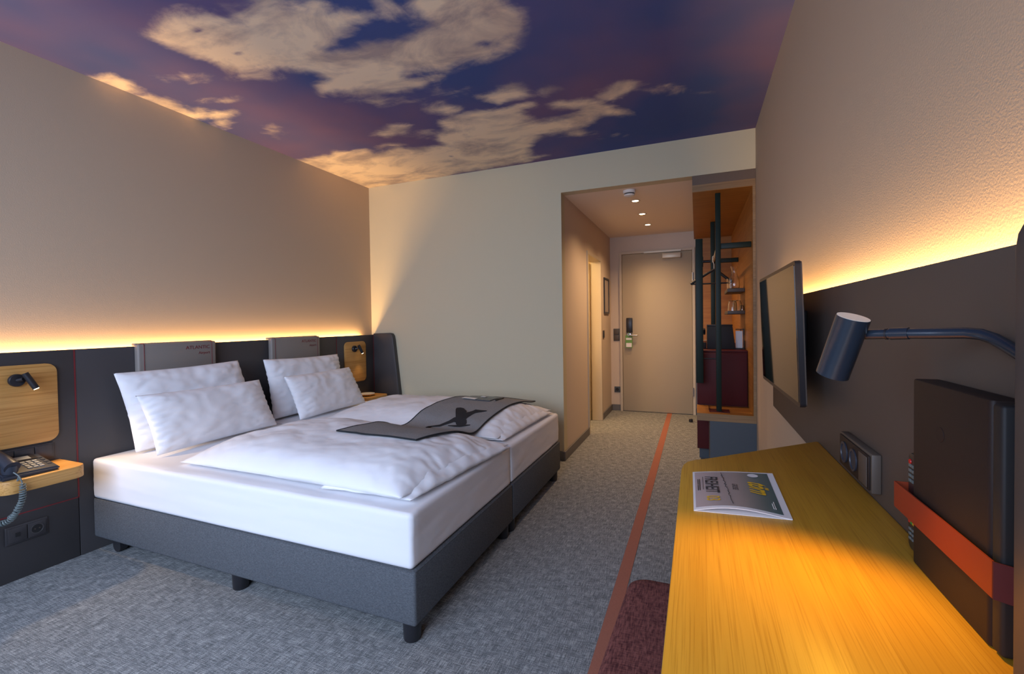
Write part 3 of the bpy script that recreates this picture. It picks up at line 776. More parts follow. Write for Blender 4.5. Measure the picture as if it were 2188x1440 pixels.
# silhouette of a bird: patches of fine strips following the cloth
def bird():
    from math import cos, sin, pi
    # inverse camera lookup: find (s,t) whose projected point is nearest to a reading of the photo
    y_, p_, r_ = R(-22.2034), R(-1.1048), R(-0.875)
    F = Vector((sin(y_)*cos(p_), cos(y_)*cos(p_), sin(p_))); Rt = Vector((cos(y_), -sin(y_), 0)); U = Rt.cross(F)
    R2 = Rt*cos(r_)+U*sin(r_); U2 = U*cos(r_)-Rt*sin(r_); C0 = Vector((2.9662, -.0728, 1.1573))
    def proj(P):
        d = Vector(P)-C0; return (1094+966.6*d.dot(R2)/d.dot(F), 705.5-966.6*d.dot(U2)/d.dot(F))
    tab = [(proj(run_at(s/40, t/120, .009)), s/40, t/120) for s in range(41) for t in range(121)]
    def inv(u, v):
        b = min(tab, key=lambda q: (q[0][0]-u)**2+(q[0][1]-v)**2); s_, t_ = b[1], b[2]
        for _ in range(6):
            c0 = proj(run_at(s_, t_, .009)); cs = proj(run_at(s_+.01, t_, .009)); ct = proj(run_at(s_, t_+.01, .009))
            a11, a21, a12, a22 = cs[0]-c0[0], cs[1]-c0[1], ct[0]-c0[0], ct[1]-c0[1]; det = a11*a22-a12*a21
            if abs(det) < 1e-6: break
            e1, e2 = u-c0[0], v-c0[1]
            ds, dt = (e1*a22-e2*a12)/det*.01, (a11*e2-a21*e1)/det*.01
            if abs(ds) > .05 or abs(dt) > .05: break
            s_ = min(.98, max(.02, s_+ds)); t_ = min(.98, max(.02, t_+dt))
        return (s_, t_)
    k = 480/2188
    T = lambda X, Y: inv(720+X*k, 840+Y*k)
    def strip(name, pts):
        """pts: (X, Y, half height) spine readings -> ribbon"""
        V, Fs = [], []
        L = []
        for i in range(len(pts)-1):
            for m in range(5):
                f = m/5; L.append([pts[i][q]*(1-f)+pts[i+1][q]*f for q in range(3)])
        L.append(list(pts[-1]))
        for (X, Y, hh) in L:
            a = T(X, Y-hh); b = T(X, Y+hh)
            for m in range(7):
                f = m/6; V.append(run_at(a[0]*(1-f)+b[0]*f, a[1]*(1-f)+b[1]*f, .0112))
        for i in range(len(L)-1):
            for m in range(6): Fs.append([i*7+m, (i+1)*7+m, (i+1)*7+m+1, i*7+m+1])
        return obj(name, V, Fs, M_bird, run, True)
    strip('bird_print', [(860, 331, 1), (1000, 318, 9), (1090, 285, 14), (1140, 262, 22), (1180, 262, 34), (1240, 240, 34), (1270, 215, 26), (1320, 192, 16), (1350, 178, 16), (1400, 177, 10), (1460, 174, 2)])
    strip('bird_print', [(1156, 200, 40), (1165, 190, 45), (1205, 182, 40), (1235, 185, 36), (1262, 200, 24)])
    strip('bird_print', [(1158, 285, 20), (1180, 290, 32), (1215, 292, 38), (1245, 285, 32), (1262, 280, 16)])
    strip('bird_print', [(1080, 318, 3), (1140, 322, 8), (1200, 322, 10), (1295, 312, 4)])
bird()
def on_runner(s, t, h): return Vector(run_at(s, t, .009+h))
bk = thing('booklet', 'small glossy booklet lying on the far end of the bed runner', 'booklet', on_runner(.4, .83, 0))
def sheet(name, s0, s1, t0, t1, h0, h1, mat, par, n=6):
    V = []
    for h in (h1, h0):
        for j in range(n+1):
            for i in range(n+1): V.append(on_runner(s0+(s1-s0)*i/n, t0+(t1-t0)*j/n, h))
    I = lambda i, j, k: k*(n+1)**2+j*(n+1)+i
    Fs = []
    for j in range(n):
        for i in range(n): Fs += [[I(i, j, k), I(i+1, j, k), I(i+1, j+1, k), I(i, j+1, k)] for k in (0, 1)]
    for j in range(n): Fs += [[I(q, j, 0), I(q, j+1, 0), I(q, j+1, 1), I(q, j, 1)] for q in (0, n)]
    for i in range(n): Fs += [[I(i, q, 0), I(i+1, q, 0), I(i+1, q, 1), I(i, q, 1)] for q in (0, n)]
    return obj(name, V, Fs, mat, par)
M_book = plain('booklet_cover', (.05, .055, .065), .25)
sheet('cover', .22, .66, .74, .86, .001, .006, M_book, bk)
sheet('glossy_strip', .20, .42, .735, .765, .0065, .0075, M_white, bk)
sheet('cover_badge', .40, .48, .80, .83, .0066, .0076, M_white, bk, 3)
pn = on_runner(.72, .76, .006); pn2 = on_runner(.66, .88, .006)
tag(tube('pen', [pn, pn.lerp(pn2, .9), pn2], [.004, .004, .002], M_blk2, None, seg=10), 'slim black pen lying beside the booklet on the bed runner', 'pen')

# ================================================================== RIGHT WALL: PANEL, TV, DESK
pz = 1.242; px0 = W-.03; dz_ = .755
rp = thing('wall_panel', 'dark brown wall panel lit from behind above the desk', 'wall panel', (W-.015, 1.4, .70))
box('panel', px0, px0+.012, .476, 2.572, .705, pz, M_panel2, rp, bevel=.0015)
box('back_board', px0+.0122, W-.0005, .50, 2.55, .72, 1.185, M_blk2, rp)
prism('side_wing', rrect(3.23, W-.0005, dz_+.001, 1.262, [.0, 0, 0, .045]), .40, .475, 'y', M_panel, rp, bevel=.004)['label'] = 'grey wing with rounded top standing at the near end of the desk'

# television: slim, tilted a little forward
def television():
    c = Vector((3.2377, 1.8565, 1.1060)); a, tl, w, h = -.0124, .0297, .7323, .4395
    e = Vector((math.sin(a), math.cos(a), 0)); nn = Vector((-math.cos(a), math.sin(a), 0)); u = Vector((0, 0, 1))*math.cos(tl)+nn*math.sin(tl)
    nn = e.cross(u); nn = nn if nn.x < 0 else -nn
    t = thing('television', 'slim black flat television on a bracket at the right wall', 'television', (W-.02, 1.86, .88))
    def slab(name, a0, a1, b0, b1, d0, d1, m, r=.008, bev=0):
        ol = rrect(a0, a1, b0, b1, r, 4); n = len(ol)
        V = [c+e*p+u*q+nn*d0 for p, q in ol]+[c+e*p+u*q+nn*d1 for p, q in ol]
        return sharp(obj(name, V, [list(range(n)), list(range(n, 2*n))]+[[i, (i+1) % n, n+(i+1) % n, n+i] for i in range(n)], m, t), 35)
    slab('bezel', -w/2, w/2, -h/2, h/2, -.016, -.0012, M_tvb, .012)
    slab('screen', -w/2+.012, w/2-.012, -h/2+.014, h/2-.012, -.0012, 0, M_tv, .004)
    slab('rim', -w/2+.002, w/2-.002, -h/2+.002, h/2-.002, -.020, -.016, M_panel2, .012)
    slab('rear_housing', -w/2+.12, w/2-.12, -h/2+.03, h/2-.12, -.045, -.020, M_tvb, .02)
    box('bracket', 3.285, px0-.0004, 1.79, 1.93, 1.02, 1.18, M_blk2, t, bevel=.004)
television()

# desk
dz = .755
dk = thing('desk', 'oak desk with slanted far end and rounded corner', 'desk', (3.14, .8, 0))
ol = [(W-.0305, -.35), (W-.0305, 1.640), (3.32, 1.642)]
# far slanted edge to the rounded outer corner
ol += [(2.985, 1.330), (2.960, 1.312), (2.940, 1.287), (2.930, 1.255), (2.926, 1.21), (2.926, -.35)]
prism('desk_top', ol, dz-.030, dz, 'z', M_desk, dk, bevel=.002)
multi('apron', [(3.0, 3.02, -.3, 1.05, dz-.1, dz-.031), (3.02, W-.04, 1.03, 1.05, dz-.1, dz-.031)], M_blk2, dk)
for (x, y) in ((3.03, 1.0), (3.29, 1.0), (3.03, -.25), (3.29, -.25)):
    tube('leg', [(x, y, 0), (x, y, dz-.031)], .018, M_blk, dk)

# desk lamp
def desk_lamp():
    T = Vector((3.191, .775, 1.156)); Bm = Vector((3.170, .803, 1.063)); ax = (Bm-T).normalized(); r = .0228
    t = thing('desk_lamp', 'slate blue cylindrical lamp on a curved arm above the desk', 'lamp', (3.32, .64, 1.09))
    L = (Bm-T).length
    # shade: an open cylinder with wall thickness; top disc coloured pale as if strip-lit
    V, Fs, sg = [], [], 40
    prof = [(r, 0), (r, L), (r-.0016, L), (r-.0016, .012), (0.0001, .012)]
    for (rr, h) in prof: V += ring(T+ax*h, ax, rr, sg)
    for i in range(len(prof)-1):
        for k in range(sg): Fs.append([i*sg+k, i*sg+(k+1) % sg, (i+1)*sg+(k+1) % sg, (i+1)*sg+k])
    sharp(obj('lamp_shade', V, Fs, M_lamp, t, True), 40)
    lathe('shade_cap', T+ax*.0015, [(r-.0008, -.0018), (r-.0008, .0)], M_lamptop, t, axis=ax, seg=40)
    lathe('bulb', T+ax*.013, [(.012, 0), (.014, .02), (.013, .035), (.004, .045)], M_bulb, t, axis=ax)
    pts = [(3.2155, .793, 1.1305), (3.226, .778, 1.1305), (3.239, .762, 1.131)]
    j0 = T.lerp(Bm, .42)+Vector((.0225, 0, .0))
    a = [Vector((3.208, .787, 1.1285)), Vector((3.239, .762, 1.1305)), Vector((3.272, .738, 1.1315)), Vector((3.300, .718, 1.1325)), Vector((3.310, .704, 1.131)), Vector((3.316, .690, 1.126)), Vector((3.3205, .672, 1.117)), Vector((3.3235, .640, 1.104)), Vector((3.3255, .617, 1.098))]
    tube('arm', a, .0075, M_lamp, t, seg=16)
    d = (a[1]-a[0]).normalized()
    tube('collar', [a[1]-d*.006, a[1]+d*.016], .0088, M_lamp, t, seg=16)
    tube('collar', [a[1]-d*.012, a[1]-d*.0095], .0085, M_blk, t, seg=16)
    lathe('wall_mount', (px0-.0005, .615, 1.098), [(.022, 0), (.022, .006), (.012, .009)], M_lamp, t, axis=(-1, 0, 0))
    p = T+ax*(L-.006)
    light('desk_lamp_light', 'SPOT', tuple(p), (3.06, .61, dz), 9.2, (1, .50, .04), spot_size=R(112), spot_blend=.75, shadow_soft_size=.016)
desk_lamp()

# desk sockets box
t = thing('desk_socket', 'brown double socket housing on the wall panel above the desk', 'socket', (px0, 1.21, .775))
box('housing', px0-.018, px0-.0004, 1.10, 1.322, .778, .862, M_shelf, t, bevel=.002)
box('cover', px0-.022, px0-.0182, 1.106, 1.316, .783, .857, M_folder, t, bevel=.0015)
for y in (1.275, 1.205):
    lathe('socket_ring', (px0-.0222, y, .820), [(.026, 0), (.026, .003), (.021, .003), (.020, .0008)], M_phone, t, axis=(-1, 0, 0))
    lathe('socket_well', (px0-.0223, y, .820), [(.020, 0), (.020, .0006)], M_blk2, t, axis=(-1, 0, 0))
box('blank_insert', px0-.024, px0-.0222, 1.112, 1.165, .787, .853, M_panel2, t, bevel=.001)

# rust-red holder, leather folder and remote control
t = thing('document_holder', 'rust red metal strap holding the black folder to the wall', 'holder', (3.3, .77, .82))
prism('strap', [(3.283, .620), (3.285, .620), (3.285, .900), (px0-.0005, .900), (px0-.0005, .902), (3.283, .902)], .826, .870, 'z', M_orange, t)
prism('strap_return', [(3.283, .6195), (3.283, .6175), (px0-.0005, .590), (px0-.0005, .592)], .826, .870, 'z', M_maroon, t)
t = thing('folder', 'tall black leather folder standing behind the rust red strap', 'folder', (3.31, .745, dz))
prism('cover', rrect(3.290, 3.325, .640, .850, .006), dz+.001, 1.055, 'z', M_folder, t, bevel=.003)
V = [(3.3255, .850, 1.055)]
box('spine', 3.2905, 3.3255, .618, .6385, dz+.003, 1.052, M_blk2, t, bevel=.004)
lathe('embossed_emblem', (3.2898, .76, .985), [(.011, 0), (.0105, .0005)], M_folder, t, axis=(-1, 0, 0))
t = thing('remote_control', 'black remote control with red power button tucked behind the strap', 'remote control', (3.3, .876, .775))
prism('remote_body', rrect(.8525, .897, .760, .925, .012), 3.300, 3.320, 'x', M_blk, t, bevel=.004)
lathe('power_button', (3.2998, .886, .910), [(.0045, 0), (.004, .0012)], plain('button_red', (.5, .01, .01), .4), t, axis=(-1, 0, 0), seg=12)
kv = []
for r_ in range(4):
    for c in range(3): kv.append((3.2985, 3.3, .864+c*.0095, .8705+c*.0095, .876+r_*.0085, .881+r_*.0085))
for r_ in range(3):
    for c in range(3): kv.append((3.2985, 3.3, .864+c*.0095, .870+c*.0095, .778+r_*.008, .782+r_*.008))
kp = multi('keypad', kv, M_cord, t); kp['kind'] = 'stuff'
for c, cc in enumerate(((.02, .08, .5), (.6, .35, .02), (.02, .3, .05), (.5, .02, .02))):
    box('colour_button', 3.2985, 3.3, .8605+c*.008, .8665+c*.008, .806, .811, plain('button_%d' % c, cc, .4), t)

# magazine
def magazine():
    # corners read on the desk: spine at the far-left, title towards the wall
    hl, hr, nr, nl = Vector((2.954, 1.191, 0)), Vector((3.144, 1.247, 0)), Vector((3.140, .957, 0)), Vector((2.958, .938, 0))
    t = thing('magazine', 'white bordered magazine with yellow title lying on the desk', 'magazine', (3.049, 1.085, dz))
    Z = lambda s, q: dz+.0015+.009*math.sin(math.pi*min(1, (1-s)))*(.25+.75*q)*(1-s)**.3*1.6 if s < 1 else dz+.0015
    n = 24
    def P(s, q, h): # s: left->right (foot->head of the page), q: far->near
        b = hl*(1-s)*(1-q)+hr*s*(1-q)+nr*s*q+nl*(1-s)*q
        return Vector((b.x, b.y, Z(s, q)+h))
    def sheet_(name, s0, s1, q0, q1, h0, h1, mat):
        V = []
        for h in (h1, h0):
            for j in range(n+1):
                for i in range(n+1): V.append(P(s0+(s1-s0)*i/n, q0+(q1-q0)*j/n, h))
        I = lambda i, j, k: k*(n+1)**2+j*(n+1)+i
        Fs = []
        for j in range(n):
            for i in range(n): Fs += [[I(i, j, k), I(i+1, j, k), I(i+1, j+1, k), I(i, j+1, k)] for k in (0, 1)]
        for j in range(n): Fs += [[I(q, j, 0), I(q, j+1, 0), I(q, j+1, 1), I(q, j, 1)] for q in (0, n)]
        for i in range(n): Fs += [[I(i, q, 0), I(i+1, q, 0), I(i+1, q, 1), I(i, q, 1)] for q in (0, n)]
        return sharp(obj(name, V, Fs, mat, t), 40)
    # lower leaf flat on the desk, upper leaves bulging over it
    V = [hl, hr, nr, nl]
    prism('back_cover', [(v.x, v.y) for v in V], dz+.0004, dz+.0014, 'z', M_paper, t)
    sheet_('pages', .0, 1, 0, 1, -.0008, .0006, M_paper)
    sheet_('cover_print', .025, .925, .03, .955, .0007, .0011, M_cover)
    def lay(o):
        for v in o.data.vertices:
            w = v.co+ORG[t]
            d = Vector((w.x, w.y, 0))
            # invert bilinear by a few Newton steps
            s, q = .5, .5
            for _ in range(8):
                b = P(s, q, 0); b.z = 0; e = d-b
                ds = P(s+.01, q, 0)-P(s, q, 0); dq = P(s, q+.01, 0)-P(s, q, 0)
                det = ds.x*dq.y-ds.y*dq.x
                s += .01*(e.x*dq.y-e.y*dq.x)/det; q += .01*(ds.x*e.y-ds.y*e.x)/det
            v.co.z = Z(min(1, max(0, s)), min(1, max(0, q)))+.0024+(v.co.z-0)-ORG[t].z*0
            v.co.z -= ORG[t].z
        return o
    def tx(s_, size, s, q, mat, sx=1.0, shear=0, name='print', bold=0):
        # reading direction runs from far to near; tops of letters towards the wall
        p = P(s, q, 0); rt = (P(s, min(1, q+.1), 0)-p); rt.z = 0; up = (P(min(1, s+.1), q, 0)-p); up.z = 0
        rt.normalize(); up = (up-rt*up.dot(rt)).normalized()
        o = text(name, s_, size, mat, t, (p.x, p.y, ORG[t].z), rt, up, ext=0, sx=sx, shear=shear, bold=bold)
        for v in o.data.vertices: v.co.z = 0
        return lay(o)
    tx('törn', .062, .655, .30, M_yell, sx=.74, shear=.3, bold=.0016)
    tx('GROSSE', .017, .455, .40, M_inky, sx=.72)
    tx('FREIHEIT', .040, .150, .18, M_inky, sx=.76, bold=.0006)
    tx('03', .038, .150, .72, M_yell, sx=.85, bold=.0004)
    # lines of small print, too small to read in the photo
    for s0, q0, q1, m in ((.060, .26, .40, M_inky), (.060, .42, .56, M_inky), (.080, .26, .56, M_inky), (.865, .74, .88, M_white), (.845, .78, .88, M_white)):
        tube('small_print', [P(s0, q0+(q1-q0)*k/6, .0022) for k in range(7)], .0009, m, t, seg=4)
    # ring badge, rule line and the handwritten line of the drawing
    def disc(s, q, r, mat, name):
        V = [P(s, q, .0024)]+[P(s+r*math.cos(2*math.pi*k/24), q+r*.75*math.sin(2*math.pi*k/24), .0024) for k in range(24)]
        return obj(name, V, [[0, 1+k, 1+(k+1) % 24] for k in range(24)], mat, t)
    disc(.735, .125, .066, M_paper, 'badge')
    tube('rule_line', [P(.118, q/20, .0024) for q in range(4, 12)], .0005, M_inky, t, seg=4)
    random.seed(3)
    tube('drawn_line', [P(.345+.08*q/60+.014*random.uniform(-1, 1)*(1-abs(q-25)/45), q/60, .0024) for q in range(4, 56)], .0006, M_inky, t, seg=4)
magazine()

# stool tucked at the desk
t = thing('stool', 'maroon upholstered stool half hidden under the desk edge', 'stool', (3.02, .93, 0))
def stool_seat():
    ol = [(2.862, 1.168), (2.835, 1.160), (2.812, 1.140), (2.802, 1.110)]
    ol = rrect(2.785, 3.24, .68, 1.165, .05, 8)
    bm = bmesh.new(); lay_ = []
    for (h, ins) in ((.395, .012), (.40, .002), (.415, 0), (.455, 0), (.466, .004), (.472, .014), (.4745, .03), (.476, .10), (.477, .2)):
        rg = []
        cx, cy = 3.0125, .9225
        for (x, y) in ol:
            k = 1-ins/.23; xx, yy = cx+(x-cx)*k, cy+(y-cy)*k
            xx += (yy-.92)*.045 - .0
            rg.append(bm.verts.new((xx, yy, h)))
        lay_.append(rg)
    n = len(ol)
    for a, b_ in zip(lay_, lay_[1:]):
        for i in range(n): bm.faces.new([a[i], a[(i+1) % n], b_[(i+1) % n], b_[i]])
    bm.faces.new(lay_[0]); bm.faces.new(lay_[-1])
    return bm
bmobj('seat', stool_seat(), M_stool, t, True)
for x in (2.83, 3.18):
    for y in (.73, 1.12): tube('leg', [(x, y, 0), (x, y, .397)], .012, M_blk, t)

# ================================================================== WARDROBE
WX0, WX1 = 2.944, W-.001
wb = thing('wardrobe', 'open oak wardrobe niche with slate base at the corridor mouth', 'wardrobe', (3.15, 4.5, 0))
yb0, yb1 = D+.001, 5.64
box('header_panel', WX0, WX1, yb0, yb0+.05, 2.138, HC-.001, M_hdr, wb)
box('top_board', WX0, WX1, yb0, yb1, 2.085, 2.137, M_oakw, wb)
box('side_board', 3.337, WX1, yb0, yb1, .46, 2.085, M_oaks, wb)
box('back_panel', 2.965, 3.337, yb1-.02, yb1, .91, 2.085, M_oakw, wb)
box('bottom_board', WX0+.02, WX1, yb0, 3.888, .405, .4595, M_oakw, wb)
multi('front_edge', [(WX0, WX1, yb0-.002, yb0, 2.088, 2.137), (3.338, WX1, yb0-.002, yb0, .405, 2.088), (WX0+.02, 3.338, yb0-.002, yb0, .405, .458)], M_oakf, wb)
box('slate_base', 3.052, WX1, yb0+.002, 3.87, .001, .404, M_slate, wb)
# green-black metal frame
fx = 3.118
box('post', fx-.018, fx+.018, 3.622, 3.658, .4605, 2.084, M_greenbar, wb, bevel=.002)
box('post', fx-.022, fx+.018, 4.70, 4.74, .905, 2.084, M_greenbar, wb, bevel=.002)
box('cross_bar', fx+.0185, 3.3365, 3.626, 3.652, 1.672, 1.712, M_greenbar, wb, bevel=.002)
box('cross_bar', fx+.0185, 3.3365, 4.705, 4.735, 1.690, 1.730, M_greenbar, wb, bevel=.002)
tube('clothes_rail', [(fx, 3.659, 1.70), (fx, 4.699, 1.70)], .011, M_metal, wb)
tube('coat_peg', [(fx-.0225, 4.72, 1.71), (3.03, 4.72, 1.71)], .013, M_blk, wb)
lathe('coat_peg', (3.03, 4.72, 1.71), [(.05, 0), (.05, .014), (.03, .018)], M_blk, wb, axis=(-1, 0, 0))
box('mirror_bar', 2.962, 3.014, 3.735, 3.775, .655, 1.775, M_greenbar, wb, bevel=.003)['label'] = 'wide dark green upright bar at the corridor side'
box('footplate', 3.05, 3.19, 3.60, 3.72, .4597, .463, M_maroon, wb)
for z in (.70, .84): box('bar_bracket', 2.968, 2.975, 3.776, 3.899, z, z+.02, M_metal, wb)
# minibar cabinet
mb = thing('minibar_cabinet', 'maroon minibar cabinet standing inside the wardrobe niche', 'cabinet', (3.15, 4.7, 0))
box('cabinet_body', 2.966, 3.336, 3.9005, 5.60, .10, .884, M_maroon, mb, bevel=.002)
box('cabinet_top', 2.963, 3.3365, 3.900, 5.61, .8845, .9, M_maroon, mb, bevel=.002)
box('plinth', 2.982, 3.33, 3.99, 5.58, 0, .0995, M_slate, mb)
box('door', 2.972, 3.330, 3.889, 3.8998, .466, .876, M_maroon, mb, bevel=.002)
tube('door_handle', [(2.99, 3.884, .835), (3.13, 3.884, .835)], .005, M_blk, mb)
# shelves with glass
for k, (z0, z1) in enumerate(((1.374, 1.405), (1.190, 1.219))):
    o = box('glass_shelf', 3.205, 3.3365, 4.10, 4.52, z0, z1, M_shelf, None, bevel=.003)
    tag(o, ('grey shelf in the wardrobe niche carrying the carafe', 'grey shelf in the wardrobe niche carrying upturned glasses')[k], 'shelf', 'small grey shelves in the niche')
def carafe(x, y, z):
    pr = [(.032, 0), (.040, .004), (.044, .03), (.040, .07), (.022, .12), (.019, .15), (.030, .185)]
    o = lathe('carafe', (x, y, z+.0006), pr+[(r-.003, h) for r, h in pr[::-1][:-1]]+[(.03, .005)], M_glass, None, seg=28)
    tag(o, 'clear glass carafe standing on the upper grey shelf', 'carafe')
carafe(3.262, 4.165, 1.405)
def tumbler(x, y, z, s, lab):
    pr = [(.036*s, 0), (.036*s, .01), (.033*s, .06*s), (.026*s, .085*s), (.001, .088*s)]
    o = lathe('glass', (x, y, z+.0006), pr+[(.001, .083*s), (.023*s, .08*s), (.030*s, .056*s), (.033*s, .0005)], M_glass, None, seg=24)
    tag(o, lab, 'glass', 'upturned glasses on the lower shelf')
tumbler(3.247, 4.16, 1.219, 1.0, 'upturned glass on the lower shelf, nearest its free end')
tumbler(3.287, 4.22, 1.219, 1.05, 'upturned glass in the middle of the lower grey shelf')
tumbler(3.317, 4.14, 1.219, .5, 'tiny upturned glass on the lower shelf beside the oak wall')
# tall tumbler next to carafe
tumb = lathe('glass', (3.238, 4.24, 1.4056), [(.028, 0), (.03, .09), (.0275, .09), (.025, .006)], M_glass, None)
tag(tumb, 'straight clear glass standing beside the carafe', 'glass')
# coffee station on the cabinet
cm = thing('capsule_box', 'large black tapered box standing on the maroon cabinet', 'box', (3.12, 4.15, .9))
pr = [(3.048, .901), (3.262, .901), (3.240, 1.095), (3.048, 1.095)]
prism('box_body', pr, 4.06, 4.30, 'y', M_blk2, cm, bevel=.003)
box('box_lid', 3.046, 3.243, 4.058, 4.302, 1.0955, 1.104, M_blk, cm, bevel=.002)
cm = thing('frame_stand', 'thin black wire stand beside the tapered box', 'stand', (3.29, 4.15, .9))
multi('wire_frame', [(3.265, 3.33, 4.10, 4.106, 1.06, 1.067), (3.323, 3.330, 4.10, 4.106, .903, 1.06), (3.262, 3.33, 4.08, 4.2, .9005, .908), (3.305, 3.310, 4.18, 4.186, .908, 1.06)], M_blk2, cm)
box('leaflet', 3.266, 3.318, 4.115, 4.118, .909, 1.05, M_paper, cm)
cm = thing('coffee_cup_holder', 'small black holder with cup rings left of the tapered box', 'holder', (3.01, 4.1, .9))
box('holder_base', 2.985, 3.042, 4.08, 4.18, .9005, .955, M_blk2, cm, bevel=.004)
tube('holder_stem', [(3.0, 4.17, .955), (3.0, 4.17, 1.06)], .003, M_blk, cm)
lathe('chrome_canister', (3.012, 4.12, 1.02), [(.022, 0), (.024, .004), (.024, .05), (.022, .054)], M_chrome, cm)
lathe('canister_band', (3.012, 4.12, 1.03), [(.0245, 0), (.0245, .03)], M_blk, cm)
tube('holder_stem', [(3.0, 4.17, 1.045), (3.012, 4.13, 1.045)], .003, M_blk, cm)

# clothes hanger
def hanger():
    y = 4.36; z = 1.70
    t = thing('clothes_hanger', 'black clothes hanger with pale hook on the rail in the niche', 'hanger', (3.10, y, 1.5))
    c = fx
    hook = [(c-.002, y, 1.6), (c-.002, y, 1.66)]+[(c+.016*math.cos(a), y, 1.698+.016*math.sin(a)) for a in [R(q) for q in range(200, -30, -20)]]
    tube('hook', [(c-.004, y, 1.59), (c-.004, y, 1.64), (c-.016, y, 1.68)]+[(c+.0165*math.cos(a), y, 1.70+.0165*math.sin(a)) for a in [R(q) for q in range(190, -40, -20)]], .003, M_white, t, seg=8)
    zc = 1.47
    for s_ in (-1, 1):
        e = -.2 if s_ < 0 else .14
        tube('shoulder', [(c, y, 1.595), (c+e*.35, y, 1.555), (c+e*.75, y, 1.505), (c+e, y, 1.472)], [.009, .012, .013, .011], M_blk2, t)
    tube('trouser_bar', [(c-.19, y, 1.47), (c+.13, y, 1.47)], .007, M_blk2, t)
hanger()

# ================================================================== CORRIDOR THINGS
t = thing('smoke_detector', 'white smoke detector on the corridor ceiling', 'smoke detector', (2.467, 3.72, HC-.05))
lathe('detector_base', (2.467, 3.72, HC-.0005), [(.050, 0), (.050, .022), (.046, .024)], M_white, t, axis=(0, 0, -1), seg=32)
lathe('detector_vents', (2.467, 3.72, HC-.0245), [(.040, 0), (.040, .008)], M_blk2, t, axis=(0, 0, -1), seg=32)
lathe('detector_cap', (2.467, 3.72, HC-.033), [(.044, 0), (.040, .010), (.022, .016), (.01, .018)], M_white, t, axis=(0, 0, -1), seg=32)
for y, lb in ((4.06, 'nearest of the three recessed corridor downlights'), (4.60, 'middle of the three recessed corridor downlights'), (5.15, 'farthest of the three recessed corridor downlights')):
    t = thing('downlight', lb, 'ceiling light', (2.474, y, HC-.004), 'recessed corridor downlights')
    lathe('trim_ring', (2.474, y, HC-.0003), [(.042, 0), (.042, .003), (.030, .004), (.028, .0)], M_cream, t, axis=(0, 0, -1), seg=28)
    lathe('lens', (2.474, y, HC-.001), [(.028, 0), (.027, .002)], M_bulb, t, axis=(0, 0, -1), seg=24)
    light('downlight_beam', 'SPOT', (2.474, y, HC-.008), (2.474, y, 0), 52, (1, .62, .33), spot_size=R(135), spot_blend=1, shadow_soft_size=.025)
t = thing('picture_frame', 'narrow dark framed notice on the corridor wall beside the bathroom door', 'picture', (XC, 5.47, 1.25))
multi('frame', [(XC+.0005, XC+.014, 5.325, 5.345, 1.235, 1.665), (XC+.0005, XC+.014, 5.613, 5.633, 1.235, 1.665), (XC+.0005, XC+.014, 5.345, 5.613, 1.235, 1.255), (XC+.0005, XC+.014, 5.345, 5.613, 1.645, 1.665)], M_blk, t)
box('print_sheet', XC+.0005, XC+.006, 5.345, 5.613, 1.255, 1.645, plain('notice_paper', (.45, .38, .34), .6), t)
t = thing('wall_switch', 'dark switch on the corridor wall between bathroom door and notice', 'switch', (XC, 5.3, .95))
box('switch_plate', XC+.0005, XC+.008, 5.245, 5.325, .945, 1.035, M_panel, t, bevel=.002)
box('rocker', XC+.0081, XC+.011, 5.255, 5.315, .955, 1.025, M_panel, t, bevel=.001)
t = thing('wall_switch', 'dark double rocker switch on the end wall left of the entrance door', 'switch', (2.02, D2, .89))
box('switch_plate', 1.981, 2.056, D2-.008, D2-.0005, .89, 1.045, M_slate, t, bevel=.002)
for z in (.897, .97): box('rocker', 1.988, 2.049, D2-.012, D2-.0081, z, z+.066, M_shelf, t, bevel=.001)
t = thing('corridor_socket', 'small dark socket low on the end wall beside the entrance door', 'socket', (2.02, D2, .23))
box('socket_plate', 1.985, 2.060, D2-.009, D2-.0005, .232, .305, M_slate, t, bevel=.002)
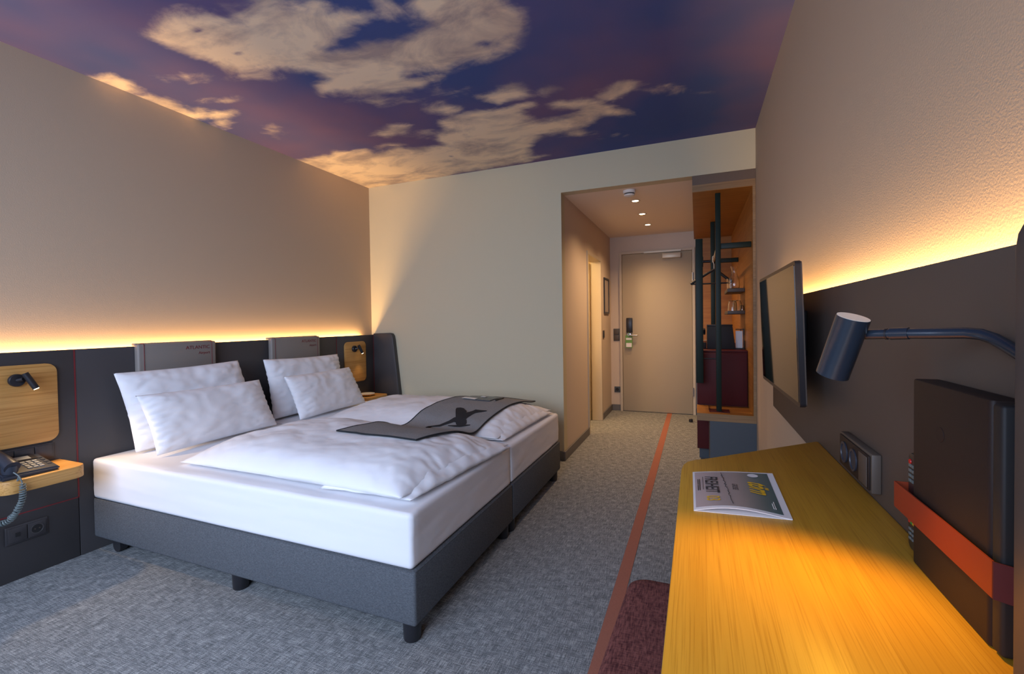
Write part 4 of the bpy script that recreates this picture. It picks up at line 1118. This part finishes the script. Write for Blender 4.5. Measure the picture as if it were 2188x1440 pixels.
lathe('socket_rim', (2.022, D2-.009, .268), [(.024, 0), (.024, .002), (.02, .002), (.019, .0005)], M_panel, t, axis=(0, -1, 0))
lathe('socket_well', (2.022, D2-.0095, .268), [(.019, 0), (.019, .0006)], M_blk2, t, axis=(0, -1, 0))
t = lathe('door_stop', (2.90, 5.35, .0025), [(.02, 0), (.022, .01), (.02, .03), (.012, .035)], M_blk, None)
tag(t, 'small black door stop on the carpet near the wardrobe', 'door stop')

# ------------------------------------------------------------------ pieces that sit on a part become its sub-parts
SUB = {'telephone': {'phone_body': ('key', 'function_key', 'display_bezel', 'display'), 'handset': ('handset_cap',)},
       'reading_lamp': {'lamp_head': ('lamp_lens',)}, 'door_1': {'door_leaf': ('door_lock', 'door_handle', 'door_closer')},
       'door_2': {'door_leaf': ('door_handle',)}, 'minibar_cabinet': {'door': ('door_handle',)},
       'wall_socket': {'insert': ('socket_rim', 'socket_well', 'pin_hole'), 'cover_frame': ('data_port',)},
       'corridor_socket': {'socket_plate': ('socket_rim', 'socket_well')}, 'desk_socket': {'cover': ('socket_ring', 'socket_well', 'blank_insert')},
       'headrest_cushion': {'cushion': ('piping', 'lettering')}, 'box_spring': {'upholstered_box': ('top_welt',)},
       'remote_control': {'remote_body': ('power_button', 'colour_button', 'keypad')}, 'desk_lamp': {'lamp_shade': ('shade_cap', 'bulb')},
       'television': {'bezel': ('screen', 'rim')}, 'folder': {'cover': ('embossed_emblem',)}, 'booklet': {'cover': ('glossy_strip', 'cover_badge')},
       'door_sign': {'card': ('card_field', 'card_hook')}, 'light_switch': {'cover_frame': ('rocker',)}, 'wall_switch': {'switch_plate': ('rocker',)},
       'coffee_cup_holder': {'chrome_canister': ('canister_band',)}, 'magazine': {'cover_print': ('print', 'small_print', 'badge', 'rule_line', 'drawn_line')}}
stem = lambda o: o.name.split('.')[0]
for t in [o for o in SC.objects if o.parent is None and stem(o) in SUB]:
    kids = list(t.children)
    for host, names in SUB[stem(t)].items():
        h = next((k for k in kids if stem(k) == host), None)
        if h is None: continue
        for k in kids:
            if stem(k) in names and k is not h: k.parent = h
